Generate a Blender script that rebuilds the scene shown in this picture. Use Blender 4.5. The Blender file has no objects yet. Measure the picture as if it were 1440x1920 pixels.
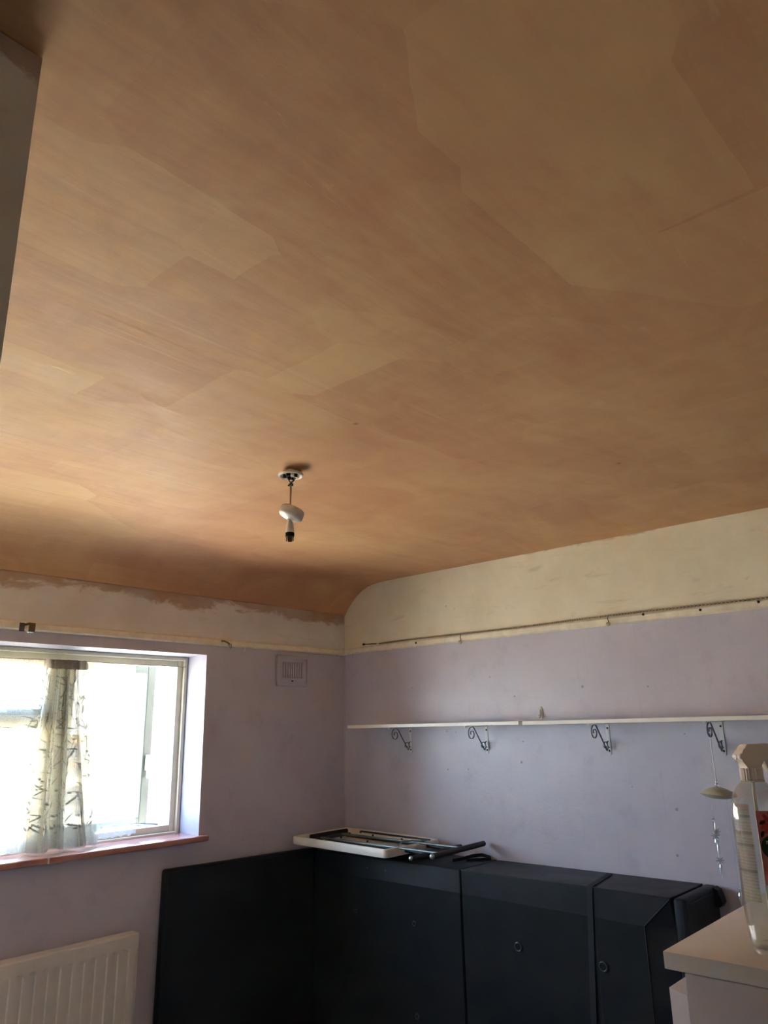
import bpy, bmesh, math, random
from math import sin, cos, pi, radians
from mathutils import Vector, Matrix
random.seed(7)
D = bpy.data
SC = bpy.context.scene
COL = SC.collection

# ------------------------------------------------------------------ camera
def camera():
    pitch, roll, yaw = radians(16.2266), radians(-1.1963), radians(48.2515)
    f = Vector((sin(yaw)*cos(pitch), cos(yaw)*cos(pitch), sin(pitch)))
    r0 = Vector((cos(yaw), -sin(yaw), 0)); u0 = r0.cross(f)
    r = r0*cos(roll) + u0*sin(roll); u = -r0*sin(roll) + u0*cos(roll)
    cd = D.cameras.new('camera'); co = D.objects.new('camera', cd); COL.objects.link(co)
    cd.sensor_fit = 'HORIZONTAL'; cd.sensor_width = 36.0
    cd.lens = 1395.6/1440*36.0
    cd.clip_start = 0.02
    m = Matrix((r, u, -f)).transposed().to_4x4(); m.translation = Vector((0, 0, 1.55))
    co.matrix_world = m
    SC.camera = co
camera()

# ------------------------------------------------------------------ world, sun, exposure
SC.view_settings.view_transform = 'Standard'
SC.view_settings.look = 'None'
SC.view_settings.gamma = 1.0
SC.view_settings.use_curve_mapping = False
SC.view_settings.exposure = 3.08
SC.cycles.max_bounces = 10
SC.cycles.diffuse_bounces = 7
SC.cycles.transparent_max_bounces = 24
SC.cycles.caustics_reflective = False
SC.cycles.sample_clamp_indirect = 12.0
SC.cycles.use_denoising = True
SC.cycles.use_adaptive_sampling = True
SC.cycles.adaptive_threshold = 0.02

def world():
    w = D.worlds.new('daylight'); SC.world = w; w.use_nodes = True
    nt = w.node_tree; nt.nodes.clear()
    out = nt.nodes.new('ShaderNodeOutputWorld'); bg = nt.nodes.new('ShaderNodeBackground')
    tc = nt.nodes.new('ShaderNodeTexCoord'); sp = nt.nodes.new('ShaderNodeSeparateXYZ')
    rp = nt.nodes.new('ShaderNodeValToRGB')
    nt.links.new(tc.outputs['Generated'], sp.inputs[0]); nt.links.new(sp.outputs['Z'], rp.inputs[0])
    e = rp.color_ramp.elements
    e[0].position = 0.0; e[0].color = (0.66, 0.82, 1.0, 1)
    e[1].position = 0.7; e[1].color = (0.34, 0.54, 1.0, 1)
    nt.links.new(rp.outputs[0], bg.inputs[0]); bg.inputs[1].default_value = 3.8
    nt.links.new(bg.outputs[0], out.inputs[0])
world()
def sun():
    l = D.lights.new('sun', 'SUN'); l.energy = 17; l.angle = radians(0.6); l.color = (1.0, 0.90, 0.72)
    o = D.objects.new('sun', l); COL.objects.link(o)
    o.rotation_euler = Vector((0.62, 0.42, -0.66)).to_track_quat('-Z', 'Y').to_euler()
sun()
def portal():
    l = D.lights.new('window_daylight_portal', 'AREA'); l.shape = 'RECTANGLE'; l.size = 2.4; l.size_y = 1.3
    l.cycles.is_portal = True
    o = D.objects.new('window_daylight_portal', l); COL.objects.link(o)
    o.location = (1.44, 3.90, 1.5); o.rotation_euler = Vector((0, -1, 0)).to_track_quat('-Z', 'Z').to_euler()
portal()

# ------------------------------------------------------------------ colours and materials
def lin(c):
    return tuple((v/255/12.92 if v/255 <= .04045 else ((v/255+.055)/1.055)**2.4) for v in c) + (1.0,)

class NT:
    def __init__(s, name):
        s.m = D.materials.new(name); s.m.use_nodes = True
        s.t = s.m.node_tree; s.t.nodes.clear()
        s.out = s.n('ShaderNodeOutputMaterial')
    def n(s, typ, **kw):
        nd = s.t.nodes.new(typ)
        for k, v in kw.items(): setattr(nd, k, v)
        return nd
    def set(s, sock, v):
        if isinstance(v, bpy.types.NodeSocket): s.t.links.new(v, sock)
        elif v is not None: sock.default_value = v
    def coord(s, scale=(1, 1, 1), rot=(0, 0, 0), loc=(0, 0, 0)):
        tc = s.n('ShaderNodeTexCoord'); mp = s.n('ShaderNodeMapping')
        s.t.links.new(tc.outputs['Object'], mp.inputs[0])
        mp.inputs['Scale'].default_value = scale; mp.inputs['Rotation'].default_value = rot; mp.inputs['Location'].default_value = loc
        return mp.outputs[0]
    def xyz(s):
        tc = s.n('ShaderNodeTexCoord'); sp = s.n('ShaderNodeSeparateXYZ'); s.t.links.new(tc.outputs['Object'], sp.inputs[0])
        return sp.outputs
    def noise(s, vec, scale=5, detail=4, rough=.55, dist=0):
        nd = s.n('ShaderNodeTexNoise'); s.t.links.new(vec, nd.inputs['Vector'])
        nd.inputs['Scale'].default_value = scale; nd.inputs['Detail'].default_value = detail
        nd.inputs['Roughness'].default_value = rough; nd.inputs['Distortion'].default_value = dist
        return nd.outputs['Fac']
    def math(s, op, a, b=None, c=None, clamp=False):
        nd = s.n('ShaderNodeMath', operation=op, use_clamp=clamp)
        s.set(nd.inputs[0], a)
        if b is not None: s.set(nd.inputs[1], b)
        if c is not None: s.set(nd.inputs[2], c)
        return nd.outputs[0]
    def ramp(s, f, a, b, lo=0.0, hi=1.0):
        nd = s.n('ShaderNodeMapRange', interpolation_type='SMOOTHSTEP')
        s.set(nd.inputs[0], f); nd.inputs[1].default_value = a; nd.inputs[2].default_value = b
        nd.inputs[3].default_value = lo; nd.inputs[4].default_value = hi
        return nd.outputs[0]
    def mix(s, f, a, b):
        nd = s.n('ShaderNodeMix', data_type='RGBA')
        s.set(nd.inputs[0], f); s.set(nd.inputs[6], a); s.set(nd.inputs[7], b)
        return nd.outputs[2]
    def bump(s, h, strength=.2, dist=.01):
        nd = s.n('ShaderNodeBump'); s.set(nd.inputs['Height'], h)
        nd.inputs['Strength'].default_value = strength; nd.inputs['Distance'].default_value = dist
        return nd.outputs[0]
    def bsdf(s, col, rough=.5, metal=0.0, spec=.5, normal=None, **kw):
        b = s.n('ShaderNodeBsdfPrincipled')
        s.set(b.inputs['Base Color'], col); s.set(b.inputs['Roughness'], rough)
        b.inputs['Metallic'].default_value = metal; b.inputs['Specular IOR Level'].default_value = spec
        if normal is not None: s.t.links.new(normal, b.inputs['Normal'])
        for k, v in kw.items(): s.set(b.inputs[k], v)
        s.t.links.new(b.outputs[0], s.out.inputs[0])
        return b

def simple(name, rgb, rough=.5, metal=0.0, spec=.5, var=.12, nscale=14, bump=0.0):
    m = NT(name); c = lin(rgb)
    v = m.coord(); f = m.noise(v, nscale, 5)
    dk = tuple(x*(1-var) for x in c[:3]) + (1,); lt = tuple(min(1, x*(1+var)) for x in c[:3]) + (1,)
    col = m.mix(m.ramp(f, .3, .7), dk, lt)
    nm = m.bump(m.noise(v, nscale*12, 3), bump, .002) if bump else None
    m.bsdf(col, rough, metal, spec, nm)
    return m.m

CREAM = lin((222, 212, 192)); PLAST = lin((176, 122, 80)); LILAC = lin((176, 169, 188))

def mat_ceiling():
    m = NT('fresh_plaster')
    # trowel passes: rectangular, axis aligned patches with wavering borders
    wob = m.n('ShaderNodeTexNoise'); v0 = m.coord(); m.t.links.new(v0, wob.inputs['Vector'])
    wob.inputs['Scale'].default_value = 3.0; wob.inputs['Detail'].default_value = 6
    sub = m.n('ShaderNodeVectorMath', operation='SUBTRACT'); m.t.links.new(wob.outputs['Color'], sub.inputs[0]); sub.inputs[1].default_value = (.5, .5, .5)
    scl = m.n('ShaderNodeVectorMath', operation='SCALE'); m.t.links.new(sub.outputs[0], scl.inputs[0]); scl.inputs['Scale'].default_value = .05
    add = m.n('ShaderNodeVectorMath', operation='ADD'); m.t.links.new(m.coord((1.0, 1.45, 0)), add.inputs[0]); m.t.links.new(scl.outputs[0], add.inputs[1])
    vo = m.n('ShaderNodeTexVoronoi', distance='CHEBYCHEV'); m.t.links.new(add.outputs[0], vo.inputs['Vector']); vo.inputs['Scale'].default_value = 1.9
    patch = m.n('ShaderNodeSeparateColor'); m.t.links.new(vo.outputs['Color'], patch.inputs[0])
    st1 = m.noise(m.coord((1.5, 9, 1), (0, 0, .10)), 2.0, 8, .66, 1.1)       # streaks drawn out along the window wall
    st2 = m.noise(m.coord((10, 1.2, 1), (0, 0, .35)), 1.8, 6, .6, .3)
    big = m.noise(v0, .9, 3, .5)
    blot = m.noise(m.coord((1, 1.8, 1)), 2.6, 6, .6, 1.2)
    f = m.math('MULTIPLY', patch.outputs[0], m.ramp(m.xyz()['X'], 1.2, 2.4, .16, .07))
    sm = m.math('MULTIPLY', st1, m.ramp(m.xyz()['X'], .9, 2.2, .40, .12)); sm = m.math('ADD', sm, m.ramp(m.xyz()['X'], .9, 2.2, .0, .14))
    f = m.math('ADD', f, sm)
    f = m.math('ADD', f, m.math('MULTIPLY', st2, .14))
    f = m.math('ADD', f, m.math('MULTIPLY', blot, .40))
    f = m.math('ADD', f, m.math('MULTIPLY', big, .30))
    col = m.mix(m.ramp(f, .44, .90), lin((198, 145, 104)), lin((223, 184, 133)))
    damp = m.ramp(m.noise(m.coord((1, 1, 1), (0, 0, 0), (4, 2, 0)), 1.1, 4), .45, .7)
    col = m.mix(m.math('MULTIPLY', damp, .35), col, lin((196, 136, 108)))
    # lighter feathered laps
    lap = m.ramp(m.noise(m.coord((2.2, 9, 1), (0, 0, .1)), 2.6, 8, .7, 1.5), .62, .70)
    col = m.mix(m.math('MULTIPLY', lap, .45), col, lin((224, 184, 135)))
    # raised drag lines and flecks left by the trowel, most of them towards the left
    dl = m.noise(m.coord((1.1, 46, 1)), 1.6, 6, .6, .5)
    where = m.math('MULTIPLY', m.ramp(m.noise(m.coord((1, 1.6, 1)), 1.7, 4, .6), .42, .62), m.math('MULTIPLY', m.ramp(m.xyz()['X'], 1.0, 2.3, 1, .25), m.ramp(m.xyz()['Y'], 1.0, 1.5, .25, 1)))
    ridge = m.math('MULTIPLY', m.ramp(dl, .58, .66), where)
    col = m.mix(m.math('MULTIPLY', ridge, .40), col, lin((230, 196, 148)))
    dark = m.math('MULTIPLY', m.ramp(dl, .42, .34), where)
    col = m.mix(m.math('MULTIPLY', dark, .30), col, lin((176, 122, 86)))
    fl = m.math('MULTIPLY', m.ramp(m.noise(m.coord((3, 9, 1), (0, 0, .5)), 5.0, 6, .7, 2.0), .70, .74), m.ramp(m.noise(v0, 1.3, 3), .48, .6))
    col = m.mix(m.math('MULTIPLY', fl, .5), col, lin((234, 204, 160)))
    # a few screw-head blemishes
    for sx_, sy_ in ((1.525, 1.470), (2.45, 1.05)):
        o_ = m.xyz(); d_ = m.math('SQRT', m.math('ADD', m.math('POWER', m.math('SUBTRACT', o_['X'], sx_), 2), m.math('POWER', m.math('SUBTRACT', o_['Y'], sy_), 2)))
        col = m.mix(m.math('MULTIPLY', m.ramp(d_, .004, .012, 1, 0), .6), col, lin((140, 88, 58)))
    h = m.math('ADD', m.math('MULTIPLY', st1, 1.0), m.math('MULTIPLY', patch.outputs[0], .4))
    h = m.math('ADD', h, m.math('MULTIPLY', blot, .8))
    h = m.math('ADD', h, m.math('MULTIPLY', ridge, .5)); h = m.math('ADD', h, m.math('MULTIPLY', fl, .25))
    m.bsdf(col, m.ramp(st1, .3, .7, .52, .7), 0, .35, m.bump(h, .13, .02))
    return m.m
M_CEIL = mat_ceiling()

def spots(m, pts, r, axis):
    """mask of small round marks at given places of a wall (axis: the two coordinates that run along it)"""
    o = m.xyz(); tot = None
    for (a, b, rr) in pts:
        dx = m.math('SUBTRACT', o[axis], a); dz = m.math('SUBTRACT', o['Z'], b)
        d = m.math('SQRT', m.math('ADD', m.math('MULTIPLY', dx, dx), m.math('MULTIPLY', dz, dz)))
        k = m.ramp(d, rr*.55*r, rr*1.2*r, 1, 0)
        tot = k if tot is None else m.math('MAXIMUM', tot, k)
    return tot

def mat_lilac(name, axis, pts, streak=False):
    m = NT(name)
    v = m.coord(); n1 = m.noise(v, 2.3, 5); n2 = m.noise(v, 9, 6, .65)
    col = m.mix(m.ramp(n1, .3, .7), lin((196, 191, 203)), lin((205, 201, 212)))
    col = m.mix(m.math('MULTIPLY', m.ramp(n2, .52, .72), .18), col, lin((150, 140, 156)))
    if streak:   # thin vertical paint runs and scuffs
        sv = m.coord((1, 42, 1.0)); s1 = m.noise(sv, 1.0, 6, .7, .2)
        col = m.mix(m.math('MULTIPLY', m.ramp(s1, .62, .70), .13), col, lin((140, 131, 146)))
        sc = m.noise(m.coord((1, 1, 2.4)), 4.2, 8, .72, 1.6)
        col = m.mix(m.math('MULTIPLY', m.ramp(sc, .60, .68), .28), col, lin((196, 189, 200)))
    k = spots(m, pts, .75, axis)
    if k is not None: col = m.mix(m.math('MULTIPLY', k, .6), col, lin((104, 94, 102)))
    fine = m.noise(v, 150, 3, .6); mid = m.noise(v, 34, 4, .6)
    h = m.math('ADD', m.math('MULTIPLY', fine, .4), mid)
    if k is not None: h = m.math('SUBTRACT', h, m.math('MULTIPLY', k, 1.4))
    m.bsdf(col, m.ramp(n2, .3, .7, .28, .42), 0, .5, m.bump(h, .28, .004))
    return m.m

def mat_band(name, smear_lo, smear_hi, amount, axis, base=((222, 217, 209), (236, 233, 226))):
    """old cream paint above the picture rail, plaster smeared over it along the ceiling line"""
    m = NT(name)
    v = m.coord(); n1 = m.noise(v, 4, 6, .6); n2 = m.noise(m.coord((1.5, 1.5, 3.2)), 3.4, 8, .70, .9)
    n3 = m.noise(m.coord((1.2, 1.2, 6)), 3.2, 6, .65, .8)
    col = m.mix(m.ramp(n1, .3, .7), lin(base[0]), lin(base[1]))
    col = m.mix(m.math('MULTIPLY', m.ramp(n3, .56, .74), .35), col, lin((184, 168, 144)))
    z = m.xyz()['Z']
    e = m.ramp(z, smear_lo, smear_hi, 0, 1)
    s = m.math('ADD', m.math('MULTIPLY', e, amount), m.math('MULTIPLY', m.math('SUBTRACT', n2, .5), 1.5))
    s = m.math('ADD', s, m.math('MULTIPLY', m.math('SUBTRACT', m.noise(v, 1.6, 3), .5), 1.3))
    mask = m.math('MULTIPLY', m.ramp(s, .34, .60), m.ramp(z, smear_lo-.06, smear_lo+.05, 0, 1))
    col = m.mix(m.math('MULTIPLY', mask, m.ramp(n1, .35, .65, .55, .9)), col, m.mix(n1, lin((150, 104, 68)), lin((198, 160, 120))))
    blob = m.ramp(m.noise(v, 6.5, 5, .6, .4), .70, .74)
    col = m.mix(m.math('MULTIPLY', blob, .5), col, lin((140, 112, 84)))
    h = m.math('ADD', n2, m.math('MULTIPLY', mask, .7))
    m.bsdf(col, .62, 0, .35, m.bump(m.math('ADD', h, m.math('MULTIPLY', m.noise(v, 90, 3), .2)), .25, .006))
    return m.m

HOLES = [(2.199, 1.702, .006), (1.47, 1.715, .006), (1.803, 1.731, .009), (2.658, 1.529, .005), (2.595, 1.523, .004),
         (2.662, 1.325, .007), (2.524, 1.328, .006), (2.166, 1.473, .006), (2.184, 1.37, .009), (1.426, .994, .008),
         (1.327, 1.501, .005), (1.404, 1.182, .010), (1.6, 1.27, .004), (2.9, 1.78, .005), (2.35, 1.81, .005), (2.05, 1.62, .004)]
M_LILAC_R = mat_lilac('lilac_paint_right', 'Y', HOLES, True)
M_LILAC_W = mat_lilac('lilac_paint_window', 'X', [(2.62, 1.66, .003), (2.2, .86, .004)])
M_BAND_W = mat_band('cream_band_window', 2.12, 2.29, .85, 'X')
M_BAND_R = mat_band('cream_band_right', 2.425, 2.468, .62, 'Y', ((234, 224, 196), (245, 238, 214)))
M_BLOCK = mat_band('cream_block', 2.38, 2.452, .75, 'X')
M_WHITE = simple('white_gloss_paint', (232, 230, 222), .35, var=.05)
M_REVEAL = simple('darkened_reveal_paint', (150, 148, 162), .5, var=.04)  # reveal colour darkened so its edges still read beside the burnt-out daylight
M_RAIL = simple('rail_paint', (240, 231, 208), .45, var=.08, nscale=20)
M_PEG = simple('grey_cream_peg', (176, 164, 144), .4)
M_SILL = simple('brown_pink_sill_paint', (190, 138, 124), .16, spec=.6, var=.16, nscale=9)
M_FRAME = simple('cream_window_paint', (206, 202, 182), .4, var=.05)
M_SASH = simple('darkened_white_upvc', (114, 121, 113), .35, var=.03)  # white sashes, colour darkened so their edges hold against the outdoor glare
M_SHELF = simple('shelf_white', (250, 247, 236), .4, var=.03)
M_BRACK = simple('pale_bracket', (214, 214, 210), .4, .0, var=.06)
M_SCROLL = simple('grey_scroll_iron', (120, 122, 124), .35, .6, var=.06)
M_BRDK = simple('bracket_screw_dark', (60, 56, 52), .5, .4)
M_VINYL = NT('black_faux_leather')
def mk_vinyl(m):
    v = m.coord(); g = m.noise(v, 260, 3, .6); b = m.noise(v, 5, 4)
    col = m.mix(m.ramp(b, .3, .7), lin((27, 29, 31)), lin((35, 37, 40)))
    m.bsdf(col, m.ramp(b, .3, .7, .42, .54), 0, .28, m.bump(m.math('ADD', g, m.math('MULTIPLY', b, 2.0)), .22, .003))
mk_vinyl(M_VINYL); M_VINYL = M_VINYL.m
M_CLOTH = simple('black_underlay_cloth', (30, 32, 32), .75, spec=.2, var=.14, nscale=7, bump=.25)
M_WEB = simple('black_webbing', (22, 22, 24), .7)
M_HOLE = simple('hole_black', (6, 6, 6), .9)
M_RING = simple('dark_plastic_ring', (44, 46, 50), .35)
M_TABLE = simple('ivory_plastic', (232, 227, 214), .38, var=.04)
M_TUBE = simple('dark_green_grey_tube', (52, 58, 56), .3, .5)
M_FOOT = simple('black_rubber_foot', (24, 23, 22), .5)
M_CAPS = simple('silver_cap', (190, 196, 196), .25, .8)
M_RAILT = simple('grey_metal_rail', (112, 120, 118), .42, .6)
M_CHEST = simple('mauve_white_laminate', (198, 192, 198), .22, spec=.6, var=.03)
M_CHTOP = simple('chest_top_laminate', (214, 208, 206), .18, spec=.6, var=.03)
M_RAD = simple('aged_radiator_enamel', (222, 217, 208), .42, var=.07, nscale=6)
M_ROSE = simple('white_bakelite', (216, 208, 196), .35, var=.05)
M_HOLDER = simple('lampholder_white', (206, 198, 188), .38, var=.04)
M_BLACKP = simple('black_bakelite', (22, 20, 18), .3)
M_BRASS = simple('dull_brass', (120, 100, 70), .4, .8)
M_FLEX = simple('brown_grey_flex', (150, 118, 88), .5)
M_WOOD = simple('pale_olive_wood', (190, 186, 160), .4, var=.08)
M_STEEL = simple('wire_steel', (130, 132, 136), .3, .8)
M_WIRE = simple('dull_spring_wire', (150, 136, 112), .45, .5, nscale=60)
M_DARK = simple('dark_iron', (42, 34, 28), .5, .5)
M_TRIG = simple('pinkish_white_plastic', (246, 236, 228), .4, var=.03)
M_CARPET = simple('grey_beige_carpet', (158, 149, 140), .95, var=.15, nscale=60, bump=.4)
M_BACKW = simple('white_wall_paint', (212, 208, 202), .6, var=.05)
M_GREEN = simple('dark_green_print', (22, 58, 30), .4)
M_PINK = simple('pink_label_print', (206, 120, 122), .4, var=.1, nscale=60)
M_RED = simple('red_flower_print', (196, 60, 54), .4)
M_LETTER = simple('white_letter_print', (225, 232, 220), .4)
M_LEAFP = simple('black_leaf_print', (30, 34, 26), .4)

def mat_net(name, opac, tint=(240, 240, 232)):
    m = NT(name); c = lin(tint)
    tr = m.n('ShaderNodeBsdfTransparent'); df = m.n('ShaderNodeBsdfDiffuse'); tl = m.n('ShaderNodeBsdfTranslucent')
    df.inputs[0].default_value = c; tl.inputs[0].default_value = c
    a = m.n('ShaderNodeMixShader'); a.inputs[0].default_value = .55
    m.t.links.new(df.outputs[0], a.inputs[1]); m.t.links.new(tl.outputs[0], a.inputs[2])
    weave = m.noise(m.coord(), 420, 2, .5)
    b = m.n('ShaderNodeMixShader'); m.set(b.inputs[0], m.ramp(weave, .35, .65, opac-.10, opac+.10))
    m.t.links.new(tr.outputs[0], b.inputs[1]); m.t.links.new(a.outputs[0], b.inputs[2])
    m.t.links.new(b.outputs[0], m.out.inputs[0])
    return m.m
M_NET = mat_net('net_voile', .46, (184, 180, 164))
M_NET3 = mat_net('net_folds', .50, (204, 198, 180))
M_NET2 = mat_net('net_voile_thin', .20, (170, 170, 165))
M_HEM = mat_net('net_hem', .25, (200, 206, 206))
M_LEAF = mat_net('net_embroidery', .80, (116, 118, 110))
M_HEAD = mat_net('net_header', .70, (206, 196, 184))

def mat_fill_blind():
    m = NT('fill_blind_cloth'); df = m.n('ShaderNodeBsdfDiffuse'); tl = m.n('ShaderNodeBsdfTranslucent')
    df.inputs[0].default_value = (.8, .76, .68, 1); tl.inputs[0].default_value = (.8, .76, .68, 1)
    a = m.n('ShaderNodeMixShader'); a.inputs[0].default_value = .06
    m.t.links.new(df.outputs[0], a.inputs[1]); m.t.links.new(tl.outputs[0], a.inputs[2]); m.t.links.new(a.outputs[0], m.out.inputs[0])
    return m.m
M_FILL_BLIND = mat_fill_blind()  # cloth of the added rear window, passes soft fill light
def mat_glass(name, tint=(1, 1, 1), refl=.06, body=0.0, bodycol=(1, 1, 1)):
    m = NT(name)
    tr = m.n('ShaderNodeBsdfTransparent'); tr.inputs[0].default_value = tint + (1,)
    gl = m.n('ShaderNodeBsdfGlossy'); gl.inputs['Roughness'].default_value = .03
    lw = m.n('ShaderNodeLayerWeight'); lw.inputs[0].default_value = .35
    mx = m.n('ShaderNodeMixShader'); m.set(mx.inputs[0], m.math('ADD', m.math('MULTIPLY', lw.outputs['Facing'], .55 if body else .25), refl))
    m.t.links.new(tr.outputs[0], mx.inputs[1]); m.t.links.new(gl.outputs[0], mx.inputs[2])
    sh = mx.outputs[0]
    if body:
        df = m.n('ShaderNodeBsdfDiffuse'); df.inputs[0].default_value = bodycol + (1,)
        m2 = m.n('ShaderNodeMixShader'); m2.inputs[0].default_value = body
        m.t.links.new(sh, m2.inputs[1]); m.t.links.new(df.outputs[0], m2.inputs[2]); sh = m2.outputs[0]
    m.t.links.new(sh, m.out.inputs[0])
    return m.m
M_PANE = mat_glass('window_glass', (.97, .99, .98), .04)
M_BOTTLE = mat_glass('clear_bottle_plastic', (.95, .97, .94), .03, .12, (.84, .86, .78))
M_CRYST = mat_glass('cut_glass', (.96, .98, .98), .22, .30, (.95, .97, .97))

# printed back label: cream with green bands and lines of tiny print, set by height on the bottle
def mat_label():
    m = NT('label_print'); z = m.xyz()['Z']
    tex = m.noise(m.coord((60, 60, 420)), 3.0, 3, .6)
    line = m.math('PINGPONG', m.math('MULTIPLY', z, 1.0), .0021)
    ln = m.math('MULTIPLY', m.ramp(line, .0008, .0013), m.ramp(tex, .40, .55))
    col = m.mix(m.math('MULTIPLY', ln, .38), lin((226, 218, 190)), lin((120, 122, 96)))
    for zc in (.0985, .132, .148, .170):
        bd = m.ramp(m.math('ABSOLUTE', m.math('SUBTRACT', z, zc)), .0016, .0026, 1, 0)
        col = m.mix(m.math('MULTIPLY', bd, .7), col, lin((124, 138, 104)))
    col = m.mix(m.math('MULTIPLY', m.ramp(z, .172, .178), .55), col, lin((214, 150, 130)))
    df = m.n('ShaderNodeBsdfDiffuse'); m.set(df.inputs[0], col); tl = m.n('ShaderNodeBsdfTranslucent'); m.set(tl.inputs[0], col)
    mx = m.n('ShaderNodeMixShader'); mx.inputs[0].default_value = .4
    m.t.links.new(df.outputs[0], mx.inputs[1]); m.t.links.new(tl.outputs[0], mx.inputs[2])
    tr = m.n('ShaderNodeBsdfTransparent'); m2 = m.n('ShaderNodeMixShader'); m2.inputs[0].default_value = .72
    m.t.links.new(tr.outputs[0], m2.inputs[1]); m.t.links.new(mx.outputs[0], m2.inputs[2])
    m.t.links.new(m2.outputs[0], m.out.inputs[0])
    return m.m
M_LABEL = mat_label()

# ------------------------------------------------------------------ mesh helpers
class MB:
    def __init__(s): s.v = []; s.f = []; s.mi = []; s.cur = 0
    def add(s, vs, fs):
        b = len(s.v); s.v += [tuple(x) for x in vs]
        for f in fs: s.f.append([b+i for i in f]); s.mi.append(s.cur)
    def box(s, x0, x1, y0, y1, z0, z1, bev=0.0, seg=2):
        if not bev:
            vs = [(x, y, z) for x in (x0, x1) for y in (y0, y1) for z in (z0, z1)]
            s.add(vs, [(0, 1, 3, 2), (4, 6, 7, 5), (0, 4, 5, 1), (2, 3, 7, 6), (0, 2, 6, 4), (1, 5, 7, 3)])
        else:
            bm = bmesh.new(); bmesh.ops.create_cube(bm, size=1)
            for v in bm.verts:
                v.co = ((x0+x1)/2+v.co.x*(x1-x0), (y0+y1)/2+v.co.y*(y1-y0), (z0+z1)/2+v.co.z*(z1-z0))
            bmesh.ops.bevel(bm, geom=bm.edges[:], offset=bev, segments=seg, affect='EDGES', profile=.5)
            s.bm(bm)
        return s
    def bm(s, bm, mat=None):
        bm.verts.ensure_lookup_table()
        for i, v in enumerate(bm.verts): v.index = i
        vs = [(mat @ v.co if mat else v.co.copy()) for v in bm.verts]
        s.add(vs, [[v.index for v in f.verts] for f in bm.faces]); bm.free()
        return s
    def prism(s, poly, axis, a, b):
        """extrude a 2-D outline along axis from a to b"""
        n = len(poly)
        def P(p, t):
            return {'x': (t, p[0], p[1]), 'y': (p[0], t, p[1]), 'z': (p[0], p[1], t)}[axis]
        vs = [P(p, a) for p in poly] + [P(p, b) for p in poly]
        s.add(vs, [list(range(n))[::-1], list(range(n, 2*n))] + [(i, (i+1) % n, n+(i+1) % n, n+i) for i in range(n)])
        return s
    def tube(s, pts, r, seg=10, caps=True, flat=None):
        pts = [Vector(p) for p in pts]; n = len(pts)
        rs = r if isinstance(r, (list, tuple)) else [r]*n
        t0 = (pts[1]-pts[0]).normalized(); up = Vector((0, 0, 1)) if abs(t0.z) < .9 else Vector((1, 0, 0))
        nx = t0.cross(up).normalized(); vs = []
        for i in range(n):
            t = (pts[min(i+1, n-1)]-pts[max(i-1, 0)]).normalized()
            nx = (nx - t*nx.dot(t)).normalized(); ny = t.cross(nx)
            for k in range(seg):
                a = 2*pi*k/seg; vs.append(pts[i]+(nx*cos(a)+ny*sin(a))*rs[i])
        fs = [(i*seg+k, i*seg+(k+1) % seg, (i+1)*seg+(k+1) % seg, (i+1)*seg+k) for i in range(n-1) for k in range(seg)]
        if caps: fs += [list(range(seg))[::-1], list(range((n-1)*seg, n*seg))]
        s.add(vs, fs); return s
    def lathe(s, prof, seg=32, mat=None, sx=1.0, sy=1.0, cap=True):
        n = len(prof); vs = []
        for (r, z) in prof:
            for k in range(seg):
                a = 2*pi*k/seg; p = Vector((r*cos(a)*sx, r*sin(a)*sy, z)); vs.append(mat @ p if mat else p)
        fs = [(i*seg+k, i*seg+(k+1) % seg, (i+1)*seg+(k+1) % seg, (i+1)*seg+k) for i in range(n-1) for k in range(seg)]
        if cap: fs += [list(range(seg))[::-1], list(range((n-1)*seg, n*seg))]
        s.add(vs, fs); return s
    def strip(s, pts, wid, thick, side):
        """flat bar bent along pts; its width runs along the vector side"""
        pts = [Vector(p) for p in pts]; n = len(pts); side = Vector(side).normalized(); vs = []
        for i in range(n):
            t = (pts[min(i+1, n-1)]-pts[max(i-1, 0)]).normalized(); nn = t.cross(side).normalized()
            for a, b in ((-1, -1), (1, -1), (1, 1), (-1, 1)):
                vs.append(pts[i]+side*(a*wid/2)+nn*(b*thick/2))
        fs = [(i*4+k, i*4+(k+1) % 4, (i+1)*4+(k+1) % 4, (i+1)*4+k) for i in range(n-1) for k in range(4)]
        fs += [(3, 2, 1, 0), ((n-1)*4, (n-1)*4+1, (n-1)*4+2, (n-1)*4+3)]
        s.add(vs, fs); return s
    def ico(s, c, r, sub=2, sc=(1, 1, 1)):
        bm = bmesh.new(); bmesh.ops.create_icosphere(bm, subdivisions=sub, radius=r)
        for v in bm.verts: v.co = Vector(c)+Vector((v.co.x*sc[0], v.co.y*sc[1], v.co.z*sc[2]))
        return s.bm(bm)
    def torus(s, c, R, r, axis='z', seg=28, rs=10):
        vs = []
        for i in range(seg):
            a = 2*pi*i/seg
            for k in range(rs):
                b = 2*pi*k/rs; q = (R+r*cos(b)); p = (q*cos(a), q*sin(a), r*sin(b))
                p = {'z': p, 'x': (p[2], p[0], p[1]), 'y': (p[0], p[2], p[1])}[axis]
                vs.append(Vector(c)+Vector(p))
        s.add(vs, [(i*rs+k, ((i+1) % seg)*rs+k, ((i+1) % seg)*rs+(k+1) % rs, i*rs+(k+1) % rs) for i in range(seg) for k in range(rs)])
        return s
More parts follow.
